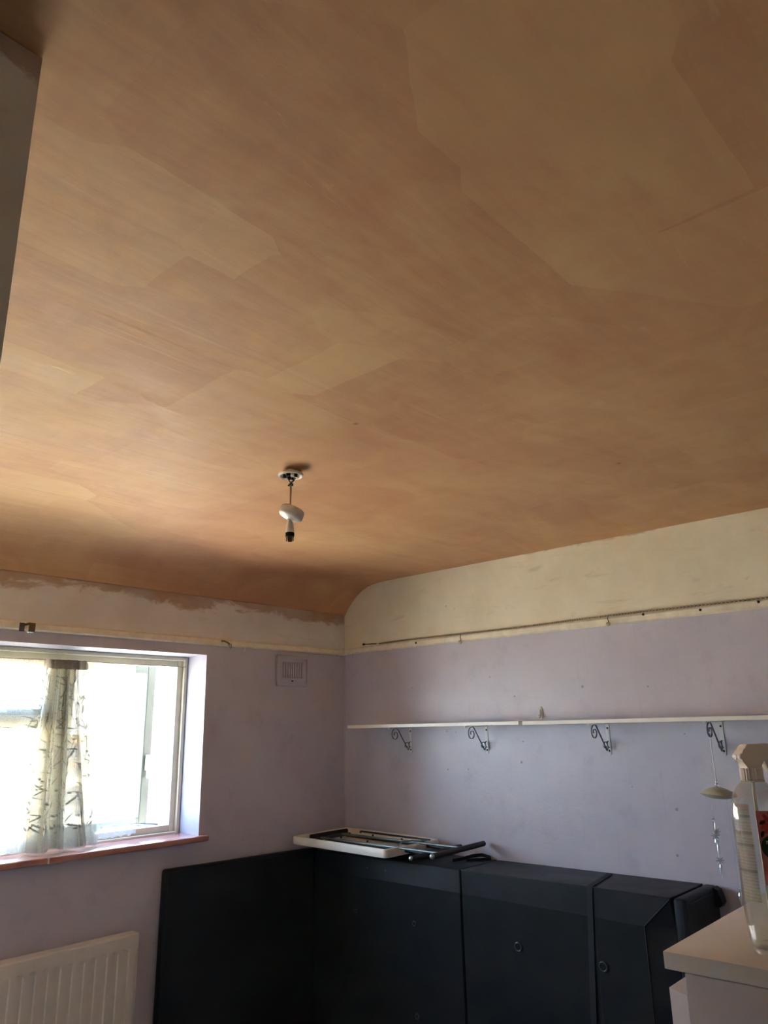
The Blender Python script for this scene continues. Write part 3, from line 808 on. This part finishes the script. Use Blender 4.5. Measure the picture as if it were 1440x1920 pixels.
# ------------------------------------------------------------------ bits on the walls
def wall_bits():
    # sprung curtain wire along the top of the right-hand rail
    t = thing('spring_wire', (XR-.016, 2.0, 2.058), 'long coiled spring wire lying along the right picture rail', 'wire')
    ys = [3.15-i*.02 for i in range(150)]
    def sag(y): return 2.058+.0022*sin(y*5)
    m = MB(); m.tube([(0, y-2.0, sag(y)-2.058) for y in ys], .0035, 6)
    m.build('wire_core', M_WIRE, t, True)
    m = MB(); y = 3.14; k = 0
    while y > .2:
        k += 1
        L = .004+.004*max(0, (2.2-y)); m.box(-.0052, .0052, y-2.0-L*.5, y-2.0+L*.25, sag(y)-2.058-.0050, sag(y)-2.058+.0052); y -= .011+.006*max(0, 2.2-y)
    o = m.build('wire_coils', simple('pale_coil', (196, 182, 156), .4, .3), t); o['kind'] = 'stuff'
    m = MB(); m.tube([(-.004, 3.165-2.0, .001), (-.004, 3.225-2.0, .004), (-.004, 3.268-2.0, .006)], .0028, 8)
    m.ico((-.004, 3.275-2.0, .006), .008, 2, (1, 1.3, .9)); m.build('wire_hook_end', M_DARK, t, True)
    # knobs and screws on the rail
    def knob(y, z, r, mat, lab, nm, cat):
        q = thing(nm, (XR-.020, y, z), lab, cat)
        m = MB(); m.lathe([(r*.35, 0), (r*.4, r*.6), (r, r*.9), (r*.95, r*1.4), (r*.5, r*1.7), (0, r*1.75)], 16, Matrix.Rotation(-pi/2, 4, 'Y')); m.build('knob_head', mat, q, True)
        m = MB(); m.tube([(-.004, 0, r*.6), (-.006, .003, r*2.4), (-.003, .002, 2.056-z)], .0018, 6); m.build('wire_clip', M_DARK, q, True)
    knob(2.514, 2.010, .011, M_PEG, 'round cream peg under the spring wire, nearer the room corner', 'wall_peg', 'peg')
    knob(1.619, 2.018, .011, M_PEG, 'round cream peg under the spring wire, further from the room corner', 'wall_peg', 'peg')
    def screw(y, z, lab):
        m = MB(); m.lathe([(0, .005), (.003, .0048), (.0055, .003), (.0062, 0)], 14, Matrix.Rotation(-pi/2, 4, 'Y'), cap=False); m.box(-.0056, -.0046, -.0045, .0045, -.0008, .0008)
        o = m.build('rail_screw', M_DARK, None, True, loc=(XR-.0198, y, z)); tag(o, lab, 'screw', 'screws along the right picture rail')
    screw(2.846, 2.036, 'dark screw in the right picture rail nearest the room corner')
    screw(1.444, 2.046, 'dark screw in the right picture rail just right of the further knob')
    screw(1.178, 2.036, 'dark screw in the right picture rail, second from the frame edge')
    screw(.93, 2.042, 'dark screw in the right picture rail closest to the frame edge')
    # metal fittings for a curtain rail above the window
    q = thing('curtain_bracket', (1.418, YW-.020, 2.022), 'small metal curtain bracket on the picture rail above the left panes', 'bracket')
    m = MB(); m.box(-.026, -.002, -.004, .001, -.022, .018, .002); m.build('back_plate', M_STEEL, q)
    m = MB(); m.box(-.002, .006, -.045, 0, .006, .016, .002); m.box(-.002, .026, -.050, -.043, -.024, .014, .002); m.build('arm', M_BRASS, q)
    m = MB(); m.box(0, .026, -.056, -.018, -.029, -.024, .001); m.build('lip', M_CAPS, q)
    q = thing('curtain_hook', (2.515, YW-.020, 2.022), 'bright metal U-shaped curtain hook on the rail above the right reveal', 'hook')
    m = MB(); m.tube([(-.028, .0, .012), (-.016, -.010, .012), (-.002, -.026, .002), (.004, -.034, -.008)], .0042, 8); m.build('hook_arm', M_BRASS, q, True)
    m = MB(); m.tube([(-.004, -.034, -.006), (.000, -.037, -.022), (.006, -.038, -.030), (.013, -.036, -.024), (.012, -.034, -.004)], .0032, 8); m.build('hook_loop', M_CAPS, q, True)
    # tiny white cup hooks beside the corner
    def cup(loc, ax, lab):
        m = MB(); pts = [(0, 0, 0), (0, -.012, 0), (0, -.020, -.004), (0, -.024, -.012), (0, -.020, -.019), (0, -.013, -.018)]
        if ax == 'x': pts = [(p[1], 0, p[2]) for p in pts]
        m.tube(pts, .0026, 8); tag(m.build('cup_hook', M_WHITE, None, True, loc=loc), lab, 'hook', 'white cup hooks below the picture rails')
    cup((3.385, YW-.012, 2.008), 'y', 'tiny white cup hook on the window-side rail beside the room corner')
    cup((2.64, YW-.012, 2.010), 'y', 'tiny white cup hook on the window-side rail right of the metal curtain hook')
    cup((XR-.012, 3.37, 2.012), 'x', 'tiny white cup hook on the right rail beside the room corner')
    # stick-on hook above the longer shelf
    q = thing('adhesive_hook', (XR-.001, 2.047, 1.612), 'glossy white stick-on hook on the wall just above the longer shelf', 'hook')
    m = MB(); m.lathe([(0, .006), (.010, .005), (.0125, .002), (.0125, 0)], 24, Matrix.Translation((0, 0, 0)) @ Matrix.Rotation(-pi/2, 4, 'Y') , sx=2.6, sy=1.0, cap=False); m.build('back_plate', M_WHITE, q, True)
    m = MB(); m.tube([(-.004, 0, .016), (-.010, 0, .006), (-.012, 0, -.012), (-.018, 0, -.024), (-.026, 0, -.020), (-.028, 0, -.010)], [.004, .005, .005, .005, .005, .004], 10); m.build('hook_finger', M_WHITE, q, True)
    # painted-over ventilator high on the window wall
    x0, x1, z0, z1 = 2.897, 3.150, 1.803, 1.983
    q = thing('air_vent', ((x0+x1)/2, YW, (z0+z1)/2), 'square louvred air vent painted over in lilac, beside the room corner', 'vent')
    w, h = (x1-x0)/2, (z1-z0)/2
    m = MB(); m.box(-w, w, -.004, 0, -h, h, .0015, 1); m.build('back_plate', M_LILAC_W, q)
    m = MB(); b = .018
    m.box(-w, -w+b, -.017, -.003, -h, h, .004); m.box(w-b, w, -.017, -.003, -h, h, .004); m.box(-w, w, -.017, -.003, h-b, h, .004); m.box(-w, w, -.017, -.003, -h, -h+b, .004)
    m.build('frame', M_LILAC_W, q)
    for i in range(9):
        x = -.072+i*.018; MB().box(x-.0045, x+.0045, -.015, -.003, -.042, .052, .002).build('louvre', M_LILAC_W, q)
    m = MB(); m.ico((-.004, -.008, -.058), .006, 2, (1.3, .8, .7)); m.build('slider_knob', M_DARK, q, True)
wall_bits()

# ------------------------------------------------------------------ radiator
def radiator():
    x0, x1, z0, z1, yf = .85, 2.043, .13, .683, 3.366
    t = thing('radiator', (x1, yf, z0), 'aged white ribbed panel radiator below the window', 'radiator')
    xs = []; y = []
    pitch = .0517; n = int((x1-x0-.03)/pitch); base = x1-.014-n*pitch
    cols = [(x0, 0.0), (base-.002, 0.0)]
    for i in range(n):
        b = base+i*pitch
        cols += [(b, 0), (b+.0030, .020), (b+.0085, .020), (b+.026, 0), (b+pitch-.001, 0)]
    cols += [(x1-.006, 0), (x1, .004)]
    rows = [(z0, .004, 0), (z0+.006, 0, 0), (z0+.045, 0, 0), (z0+.060, 0, 1), (z1-.068, 0, 1), (z1-.054, 0, 0), (z1-.006, 0, 0), (z1, .006, 0)]
    m = MB(); vs = []
    for z, o, k in rows:
        for x, d in cols: vs.append((x-x1, o+d*k, z-z0))
    w = len(cols)
    m.add(vs, [(r*w+i, r*w+i+1, (r+1)*w+i+1, (r+1)*w+i) for r in range(len(rows)-1) for i in range(w-1)])
    m.build('front_panel', M_RAD, t, True, ang=25)
    m = MB(); m.box(x0-x1, 0, .005, .058, 0, z1-z0-.004); m.build('core', M_RAD, t)
    m = MB(); m.box(x0-x1, .002, .004, .060, z1-z0-.004, z1-z0+.002, .001); m.build('top_cover', M_RAD, t)
    m = MB(); m.box(0, .004, .002, .060, .002, z1-z0, .001); m.build('side_cover', M_RAD, t)
    for x in (-.25, -.9):
        m = MB(); m.box(x-.015, x+.015, .057, YW-yf, .08, .42); m.build('wall_bracket', M_RAD, t)
    m = MB(); m.tube([(.004, .03, .03), (.03, .03, .03), (.034, .03, .02), (.034, .03, -.129)], .0075, 10); m.build('pipe', M_RAD, t, True)
radiator()

# ------------------------------------------------------------------ dark divan parts stood on their sides
ZB = .894
def grommet(par, x, y, z, r=.011):
    m = MB(); m.torus((x, y, z), r, r*.28, 'x', 24, 8); g = m.build('grommet', M_RING, par, True)
    m = MB(); m.lathe([(r*.95, 0), (0, 0.0005)], 24, Matrix.Translation((x-.0016, y, z)) @ Matrix.Rotation(-pi/2, 4, 'Y'), cap=False)
    m.build('grommet_hole', M_HOLE, g)
def divans():
    # left half
    t = thing('divan_base', (3.14, 2.88, 0), 'black faux leather divan base on its side, half nearer the room corner', 'bed base')
    X0, Y0 = 3.14, 2.88
    ya, yb = 2.362, 3.405
    xa, xb = 3.137, 3.157
    def slab(mb, y0, y1, xf0, xf1, z0, z1, bev, xback=XR-.004):
        bm = bmesh.new()
        vs = [bm.verts.new((x-X0, y-Y0, z)) for z in (z0, z1) for x, y in ((xf0, y0), (xf1, y1), (xback, y1), (xback, y0))]
        for f in ((0, 3, 2, 1), (4, 5, 6, 7), (0, 1, 5, 4), (1, 2, 6, 5), (2, 3, 7, 6), (3, 0, 4, 7)): bm.faces.new([vs[i] for i in f])
        bmesh.ops.bevel(bm, geom=bm.edges[:], offset=bev, segments=3, affect='EDGES', profile=.5); mb.bm(bm)
    m = MB(); slab(m, ya, yb, xa, xb, 0, ZB, .008); m.build('box', M_VINYL, t, True)
    m = MB(); slab(m, ya+.004, yb-.004, xa-.002, xb-.002, .01, .790, .0015, XR-.05); m.build('underside_cloth', M_CLOTH, t)
    fl = lambda y: xa+(xb-xa)*(y-ya)/(yb-ya)-.003
    grommet(t, fl(2.658)-X0, 2.658-Y0, .619, .010); grommet(t, fl(3.069)-X0, 3.069-Y0, .623, .008); grommet(t, fl(2.656)-X0, 2.656-Y0, .22, .010)
    for y, z in ((2.85, .84), (2.62, .83), (2.98, .842)):
        m = MB(); m.ico((3.1465-X0, y-Y0, z), .0028, 1); m.build('staple', M_STEEL, t)
    Pw = lambda p, z: (p[0]-X0, p[1]-Y0, z)
    m = MB()
    m.strip([Pw((3.285, 2.515), ZB+.006), Pw((3.335, 2.495), ZB+.009), Pw((3.40, 2.47), ZB+.018), Pw((3.44, 2.44), ZB+.020), Pw((3.455, 2.40), ZB+.010), Pw((3.44, 2.385), ZB+.004), Pw((3.39, 2.42), ZB+.004), Pw((3.34, 2.47), ZB+.003)], .016, .002, (.1, .1, 1))
    o = m.build('webbing_handle', M_WEB, t, True)
    # right half with folded corner, strap and webbing handle
    X0, Y0 = 3.12, 1.85
    t = thing('divan_base', (X0, Y0, 0), 'black faux leather divan base on its side, strapped half beside the white chest', 'bed base')
    xf0, xf1, ye, yc, y1 = 3.112, 3.135, 1.330, 1.445, 2.354
    zc = .781
    def fx(y): return xf0+(xf1-xf0)*(y-ye)/(y1-ye)
    bk = XR-.004
    L = [(fx(y1), y1), (fx(yc), yc), (fx(ye)+.034, ye), (bk, ye), (bk, y1)]
    T = [(fx(y1), y1), (fx(yc), yc), (fx(ye), ye), (bk, ye), (bk, y1)]
    P = lambda p, z: (p[0]-X0, p[1]-Y0, z)
    V = [P(p, 0) for p in L]+[P(p, zc) for p in L]+[P(p, ZB) for p in T]
    m = MB()
    F = [(4, 3, 2, 1, 0), (10, 11, 12, 13, 14)]
    for i in range(5):
        j = (i+1) % 5
        F.append((i, j, 5+j, 5+i))
        if i == 1: F += [(6, 12, 11), (6, 7, 12)]
        else: F.append((5+i, 5+j, 10+j, 10+i))
    bm = bmesh.new(); bv = [bm.verts.new(v) for v in V]
    for f in F: bm.faces.new([bv[i] for i in f])
    bmesh.ops.recalc_face_normals(bm, faces=bm.faces[:])
    bmesh.ops.bevel(bm, geom=bm.edges[:], offset=.005, segments=2, affect='EDGES', profile=.5); m.bm(bm)
    m.build('box', M_VINYL, t)
    m = MB()
    m.add([P((fx(y)-.0022, y), z) for y, z in ((y1-.004, .01), (1.69, .01), (1.69, .784), (y1-.004, .790))], [(0, 1, 2, 3)])
    m.add([P((fx(y)-.0005, y), z) for y, z in ((1.66, .01), (1.449, .01), (1.449, .779), (1.66, .783))], [(0, 1, 2, 3)])
    m.build('underside_cloth', M_CLOTH, t)
    # piping along the top edges and the corner fold
    m = MB(); m.tube([P((fx(y)+.002, y), ZB-.001) for y in (y1, 2.0, 1.6, ye)], .0035, 8)
    m.tube([P((fx(ye)+.001, ye+.003), ZB-.006), P((fx(yc)-.001, yc), zc), P((fx(yc)-.0005, yc), .40), P((fx(yc)-.0005, yc), .02)], .0028, 8)
    m.tube([P((fx(ye)+.03, ye), ZB-.001), P((bk-.01, ye), ZB-.001)], .0030, 8)
    m.build('piping', M_VINYL, t, True)
    # strap round the box
    ys = 1.672
    m = MB(); s = .0022
    m.strip([P((fx(ys+.05)-.010, ys+.052), .02), P((fx(ys+.03)-.008, ys+.030), .42), P((fx(ys)-.003, ys+.002), ZB-.02), P((fx(ys)-.001, ys), ZB+.002),
             P((fx(ys)+.02, ys+.004), ZB+.0035), P((bk-.04, ys+.058), ZB+.003)], .026, .002, (.05, 1, 0))
    m.build('strap', M_WEB, t)
    grommet(t, fx(2.048)-.003-X0, 2.048-Y0, .613, .0165); grommet(t, fx(1.64)-.003-X0, 1.640-Y0, .606, .0165)
    # end pad
    X0, Y0 = 3.3, 1.3
    t = thing('bed_footboard', (X0, Y0, 0), 'narrow padded black bed end panel beside the chest, against the strapped divan', 'bed panel')
    m = MB(); m.box(3.112-X0, bk-X0, 1.268-Y0, 1.322-Y0, 0, ZB+.002, .017, 4); m.build('padded_panel', M_VINYL, t, True)
    m = MB(); m.tube([(3.118-X0, 1.275-Y0, .0+.03), (3.118-X0, 1.275-Y0, ZB-.03)], .003, 6)
    m.tube([(3.14-X0, 1.268-Y0, ZB-.02), (3.43-X0, 1.268-Y0, ZB-.02)], .0028, 6); m.build('seam', M_VINYL, t, True)
    m = MB(); m.prism([(1.268-Y0, .895), (1.250-Y0, .885), (1.236-Y0, .838), (1.248-Y0, .822), (1.268-Y0, .826)], 'x', 3.405-X0, 3.455-X0); m.build('foot_block', M_FOOT, t)
    # headboard along the window wall
    X0, Y0 = 2.7, 3.44
    t = thing('headboard', (X0, Y0, 0), 'wide black faux leather headboard standing along the wall right of the radiator', 'headboard')
    bm = bmesh.new(); W = (2.193, 3.40)
    prof = [(W[0], 0, 0), (W[0]+.004, 0, .918), (W[1], 0, .899), (W[1], 0, 0)]
    vs = [bm.verts.new((x-X0, y-Y0, z)) for y in (3.412, 3.458) for x, _, z in prof]
    for f in ((0, 1, 2, 3), (7, 6, 5, 4), (0, 4, 5, 1), (1, 5, 6, 2), (2, 6, 7, 3), (3, 7, 4, 0)): bm.faces.new([vs[i] for i in f])
    bmesh.ops.bevel(bm, geom=bm.edges[:], offset=.014, segments=4, affect='EDGES', profile=.5)
    m = MB(); m.bm(bm); m.build('padded_panel', M_VINYL, t, True)
    m = MB(); m.tube([(2.206-X0, 3.411-Y0, .02), (2.210-X0, 3.411-Y0, .905), (3.15-X0, 3.411-Y0, .888)], .0022, 6); m.build('piping', M_VINYL, t, True)
divans()

# ------------------------------------------------------------------ folding table upside down on the divans
def folding_table():
    o = Vector((2.985, 2.70, .930)); a = Vector((2.975, 3.400, .946))
    e1 = (a-o).normalized(); L = (a-o).length
    e2 = Vector((e1.y, -e1.x, .0)).normalized(); nz = e2.cross(e1).normalized(); e2 = e1.cross(nz)
    W = .448
    t = thing('folding_table', o, 'ivory plastic folding table upside down with dark tube legs, on the divan top', 'table')
    M = Matrix((-e1, e2, nz)).transposed()
    t.location = a; t.rotation_euler = M.to_euler()
    real_build = MB.build
    def flipped(s, *args, **kw):          # outlines below run from the near end; the Empty stands at the far end
        s.v = [(L-x, y, z) for x, y, z in s.v]
        return real_build(s, *args, **kw)
    MB.build = flipped
    # rounded rim
    def rr(x0, x1, y0, y1, r, n=6):
        out = []
        for cx, cy, a0 in ((x1-r, y1-r, 0), (x0+r, y1-r, 90), (x0+r, y0+r, 180), (x1-r, y0+r, 270)):
            for k in range(n+1):
                a = radians(a0+90*k/n); out.append((cx+r*cos(a), cy+r*sin(a)))
        return out
    lay = [(0.004, 0), (0, .006), (0, .034), (.003, .040), (.008, .042), (.014, .040), (.016, .034), (.016, .004)]
    m = MB(); rings = []
    for d, z in lay: rings.append([(x, y, z) for x, y in rr(d, L-d, d, W-d, .028-d*.9)])
    n = len(rings[0]); vs = [p for rg in rings for p in rg]; k = len(rings)
    def low(p):   # the near short side is cut low where the legs fold through
        x, y, z = p
        if x < .03 and .10 < y < W-.06 and z > .016: return (x, y, .016)
        return p
    vs = [low(p) for p in vs]
    m.add(vs, [(r*n+i, r*n+(i+1) % n, (r+1)*n+(i+1) % n, (r+1)*n+i) for r in range(k-1) for i in range(n)])
    m.build('rim', M_TABLE, t, True, ang=50)
    m = MB(); m.box(.01, L-.01, .01, W-.01, 0, .005); m.build('table_top', M_TABLE, t)
    # notched plastic track for the leg latch, along the wall side
    m = MB(); m.box(.10, L-.16, W-.075, W-.066, .004, .030); m.box(.10, L-.16, W-.046, W-.037, .004, .030)
    for i in range(11):
        x = .11+i*.04; m.box(x, x+.016, W-.067, W-.045, .004, .026)
    m.build('notched_track', M_TABLE, t)
    m = MB(); m.tube([(.05, W-.030, .030), (L-.14, W-.030, .030)], .009, 10); m.build('pivot_tube', M_TUBE, t, True)
    # upper leg frame: two rails and a foot tube
    m = MB(); m.tube([(-.275, .10, .040), (L-.12, .115, .030)], .006, 10); m.build('leg', M_RAILT, t, True)
    m = MB(); m.tube([(-.265, .275, .044), (L-.12, .285, .032)], .006, 10); m.build('leg', M_RAILT, t, True)
    m = MB(); m.tube([(-.282, .015, .040), (-.282, .445, .046)], .0135, 14); ft = m.build('foot_tube', M_FOOT, t, True)
    m = MB(); m.ico((-.282, .010, .040), .0135, 3, (1, .75, 1)); m.build('end_cap', M_CAPS, ft, True)
    m = MB(); m.ico((-.282, .447, .046), .0128, 2, (1, .6, 1)); m.build('end_cap', M_FOOT, ft, True)
    # lower leg frame
    m = MB(); m.tube([(-.15, .15, .018), (L-.10, .17, .018)], .0085, 10); m.build('leg', M_TUBE, t, True)
    m = MB(); m.tube([(-.15, .33, .020), (L-.10, .34, .018)], .0085, 10); m.build('leg', M_TUBE, t, True)
    m = MB(); m.tube([(-.155, .01, .018), (-.155, .42, .022)], .0115, 14); ft = m.build('foot_tube', M_FOOT, t, True)
    m = MB(); m.ico((-.155, .006, .018), .0115, 3, (1, .75, 1)); m.build('end_cap', M_CAPS, ft, True)
    # cross tubes at the far end
    m = MB(); m.tube([(L-.055, .10, .030), (L-.055, W-.06, .032)], .0125, 12); m.build('cross_tube', M_FOOT, t, True)
    m = MB(); m.tube([(L-.11, .05, .024), (L-.11, W-.09, .024)], .008, 10); m.build('cross_tube', M_TUBE, t, True)
    # curved latch wire and rivets
    m = MB(); m.tube([(.02, .12, .045), (.06, .20, .050), (.05, .27, .048), (.0, .30, .046)], .0035, 8); m.build('latch_wire', M_RAILT, t, True)
    for x, y in ((.22, .104), (.42, .11), (.13, .278), (.34, .28)):
        m = MB(); m.ico((x, y, .047), .006, 2, (1, 1, .9)); m.build('rivet', M_FOOT, t, True)
    # pads that hold the table clear of the divan
    for x, y in ((.10, .24), (L-.10, .24), (.10, .40), (L-.10, .40)):
        h = (o+e1*x+e2*y).z-ZB-.001
        m = MB(); m.lathe([(.016, 0), (.014, -h)], 16, Matrix.Translation((x, y, 0))); m.build('rubber_pad', M_FOOT, t, True)
    MB.build = real_build
folding_table()

# ------------------------------------------------------------------ chest of drawers
def chest():
    x0, x1, yf, yb, zt = 1.104, 1.96, .464, .06, 1.25
    t = thing('chest_of_drawers', (x0, yf, 0), 'tall pale mauve-white chest of drawers under the spray bottle', 'chest of drawers')
    def P(mb, n, mat, par=t, **k):
        for i, v in enumerate(mb.v): mb.v[i] = (v[0]-x0, v[1]-yf, v[2])
        return mb.build(n, mat, par, **k)
    P(MB().box(x0, x1, yb-.004, .4905, 1.228, zt, .0016, 2), 'top', M_CHTOP, smooth=True)
    P(MB().box(x0+.001, x1-.001, yb, yf, .0, 1.2275, .002, 2), 'carcass', M_CHEST, smooth=True)
    z = 1.200
    for h in (.17, .22, .22, .24, .24):
        f = P(MB().prism([(x0+.003, yf+.0005), (x0+.021, yf+.032), (x1-.021, yf+.032), (x1-.003, yf+.0005)], 'z', z-h, z), 'drawer_front', M_CHEST)
        for xx in (x0+.22, x1-.22):
            P(MB().lathe([(.006, 0), (.006, .012), (.014, .018), (.013, .026), (0, .029)], 16, Matrix.Translation((xx, yf+.031, z-h/2)) @ Matrix.Rotation(-pi/2, 4, 'X')), 'knob', M_CHEST, f, smooth=True)
        z -= h+.006
chest()

# ------------------------------------------------------------------ spray bottle
def bottle():
    bx, by, bz = 1.2161, .3749, 1.2505
    t = thing('spray_bottle', (bx, by, bz), 'clear spray bottle with white trigger head and pink label on the chest', 'bottle')
    prof = [(.0, .004), (.022, .003), (.028, .0), (.0315, .003), (.0335, .012), (.0350, .035), (.0358, .055), (.0352, .09), (.0348, .13), (.0352, .165), (.0350, .175), (.0325, .188), (.028, .200), (.0215, .209), (.0165, .215), (.0145, .219), (.0145, .226)]
    m = MB(); m.lathe(prof, 48, cap=False); m.build('bottle_body', M_BOTTLE, t, True, ang=60)
    # collar with ridges
    m = MB(); n = 48; pr = []
    for z in (.2165, .2335):
        for i in range(n):
            r = .0157 if i % 2 else .0146; a = 2*pi*i/n; pr.append((r*cos(a), r*sin(a), z))
    m.add(pr, [(i, (i+1) % n, n+(i+1) % n, n+i) for i in range(n)]+[list(range(n))[::-1], list(range(n, 2*n))])
    m.lathe([(.0160, .2142), (.0163, .2168), (.0148, .2172)], 40, cap=False)
    m.build('collar', M_TRIG, t)
    # direction of the nozzle: to the left as seen from the camera
    dn = Vector((-.715, .700, 0)); sd = Vector((.700, .715, 0))
    def Q(a, z, s): return dn*a+sd*s+Vector((0, 0, z))
    out = [(.0112, .2325), (.0118, .2400), (.0150, .2440), (.0188, .2456), (.0203, .2485), (.0194, .2525), (.0168, .2552), (.0118, .2588), (.0104, .2612), (.0086, .2644), (.005, .2664), (-.02, .2674),
           (-.050, .2666), (-.060, .2620), (-.058, .2545), (-.036, .2515), (-.020, .2480), (-.0125, .2430), (-.0112, .2325)]
    bm = bmesh.new(); n = len(out)
    va = [bm.verts.new(Q(a, z, -.0115)) for a, z in out]; vb = [bm.verts.new(Q(a, z, .0115)) for a, z in out]
    bm.faces.new(va[::-1]); bm.faces.new(vb)
    for i in range(n): bm.faces.new((va[i], va[(i+1) % n], vb[(i+1) % n], vb[i]))
    rim = [e for e in bm.edges if all(v in va for v in e.verts) or all(v in vb for v in e.verts)]
    bmesh.ops.bevel(bm, geom=rim, offset=.0017, segments=3, affect='EDGES', profile=.5, clamp_overlap=True)
    m = MB(); m.bm(bm)
    m.box(-.0006, .0006, -.0006, .0006, .2660, .2668)
    m.build('trigger_head', M_TRIG, t, True, ang=40)
    m = MB()
    m.strip([Q(.009, .2606, -.0118), Q(-.02, .2612, -.0118), Q(-.055, .2606, -.0118)], .0012, .0008, (0, 0, 1)); m.build('head_ridge', M_TRIG, t)
    mt = Matrix.Translation(Q(.0195, .2488, 0)) @ dn.to_track_quat('Z', 'Y').to_matrix().to_4x4()
    m = MB(); m.lathe([(.0036, -.002), (.0036, .0012), (.0030, .0018), (.0009, .0019), (.0009, .0), (0, .0)], 20, mt, cap=False); m.build('nozzle', M_TRIG, t, True)
    m = MB(); m.strip([Q(-.022, .250, 0), Q(-.0215, .243, 0), Q(-.0245, .233, 0), Q(-.032, .223, 0), Q(-.040, .216, 0)], .013, .004, sd); m.build('trigger', M_TRIG, t, True)
    MB().tube([(0, 0, .218), (.001, .001, .15), (.004, .003, .08), (.010, .006, .012)], .0026, 10).build('dip_tube', simple('milky_tube', (226, 222, 204), .4), t, True)
    # labels wrap round the body just outside the plastic
    def radius(z):
        for (r0, z0), (r1, z1) in zip(prof[2:], prof[3:]):
            if z0 <= z <= z1: return r0+(r1-r0)*(z-z0)/(z1-z0)
        return .035
    az = math.atan2(-.377, -1.214)   # towards the camera
    def patch(name, a0, a1, z0, z1, off, mat, na=14, nz=10, par=t):
        vs = []
        for j in range(nz+1):
            z = z0+(z1-z0)*j/nz; r = radius(z)+off
            for i in range(na+1):
                a = az+radians(a0+(a1-a0)*i/na); vs.append((r*cos(a), r*sin(a), z))
        m = MB(); w = na+1; m.add(vs, [(j*w+i, j*w+i+1, (j+1)*w+i+1, (j+1)*w+i) for j in range(nz) for i in range(na)])
        return m.build(name, mat, par, True, fix=False)
    # back label, seen through the clear plastic at the left; front label at the right
    patch('back_label', -70, -18, .060, .186, -.0009, M_LABEL)
    fl = patch('front_label', -4, 84, .083, .178, .0005, M_PINK)
    fl['label'] = 'pink front label with red flowers and a green disc'
    def disc(name, a, z, ra, rz, mat, off, n=28, rot=0):
        vs = []
        for ring in (0, .5, 1):
            for i in range(n):
                b = 2*pi*i/n; da = ra*ring*cos(b); dz = rz*ring*sin(b)
                da, dz = da*cos(rot)-dz*sin(rot), da*sin(rot)+dz*cos(rot)
                zz = z+dz; r = radius(zz)+off; aa = az+radians(a)+da/.035; vs.append((r*cos(aa), r*sin(aa), zz))
        m = MB(); m.add(vs, [(j*n+i, j*n+(i+1) % n, (j+1)*n+(i+1) % n, (j+1)*n+i) for j in range(2) for i in range(n)])
        return m.build(name, mat, fl, fix=False)
    disc('green_disc', 28, .131, .0185, .0165, M_GREEN, .0010)
    for a, z in ((10, .160), (16, .168), (23, .163), (15, .155), (28, .170)):
        for k in range(3): disc('flower_petal', a+5*cos(k*2.1), z+.003*sin(k*2.1), .0042, .0026, M_RED, .0009, 10, k*2.1)
    disc('printed_leaf', 7, .163, .0042, .0022, M_LEAFP, .0011, 12, .5); disc('printed_leaf', 4, .148, .0046, .0022, M_LEAFP, .0011, 12, 1.2)
    disc('printed_leaf', 12, .086, .0040, .0015, M_LEAFP, .0011, 12, 0)
    # letter in the disc: a T, cut by the frame's edge
    def bar(a0, a1, z0, z1): patch('letter', a0, a1, z0, z1, .0014, M_LETTER, 4, 2, fl)
    bar(9, 23, .1375, .1395); bar(9, 11, .1350, .1395); bar(15, 18, .1215, .1380)
bottle()

# ------------------------------------------------------------------ outside: sunlit yard and the house opposite
def outside():
    m = MB(); m.add([(-40, 3.76, -2.7), (50, 3.76, -2.7), (50, 70, -2.7), (-40, 70, -2.7)], [(0, 1, 2, 3)])
    struct(m.build('ground', simple('pale_paving', (214, 204, 184), .8, var=.08, nscale=2)))
    mw = simple('sunlit_cream_render', (240, 234, 220), .8, var=.03, nscale=3); mt = simple('tan_fascia', (176, 140, 92), .6)
    h = thing('house', (8, 15, -2.7), 'pale rendered house opposite, seen through the window', 'house')
    P = lambda mb, n, mat, par=h: [mb.v.__setitem__(i, (v[0]-8, v[1]-15, v[2]+2.7)) for i, v in enumerate(mb.v)] and mb.build(n, mat, par)
    P(MB().box(-4, 22, 15, 22, -2.7, 1.42), 'wall', mw)
    P(MB().box(-4.3, 22.3, 14.75, 15.02, 1.40, 1.56), 'fascia', mt)
    m = MB(); m.prism([(14.7, 1.55), (22.4, 1.55), (18.5, 3.6)], 'x', -4.3, 22.3); P(m, 'roof', simple('pale_roof_tile', (206, 196, 184), .8))
    gl = simple('far_window_glass', (120, 136, 146), .1)
    for x in (7.35, 8.05, 10.2, 5.2):
        f = P(MB().box(x-.22, x+.22, 14.96, 15.01, 1.10, 1.33), 'window', mw); P(MB().box(x-.17, x+.17, 14.94, 14.965, 1.13, 1.30), 'window_pane', gl, f)
    P(MB().box(6.5, 8.4, 14.86, 15.02, .98, 1.02), 'window_ledge', mt)
    g = thing('garage', (8, 11, -2.7), 'low pale flat-roofed garage in front of the house opposite', 'garage')
    P2 = lambda mb, n, mat: [mb.v.__setitem__(i, (v[0]-8, v[1]-11, v[2]+2.7)) for i, v in enumerate(mb.v)] and mb.build(n, mat, g)
    P2(MB().box(3.5, 14, 11, 14, -2.7, .60), 'wall', mw); P2(MB().box(3.4, 14.1, 10.9, 14.1, .60, .65), 'roof_edge', simple('grey_roof_edge', (112, 108, 104), .7))
    P2(MB().box(4.60, 4.95, 10.95, 11.01, .10, .56), 'door', mt); P2(MB().box(6.95, 7.15, 10.95, 11.01, .38, .58), 'downpipe_head', mt)
outside()
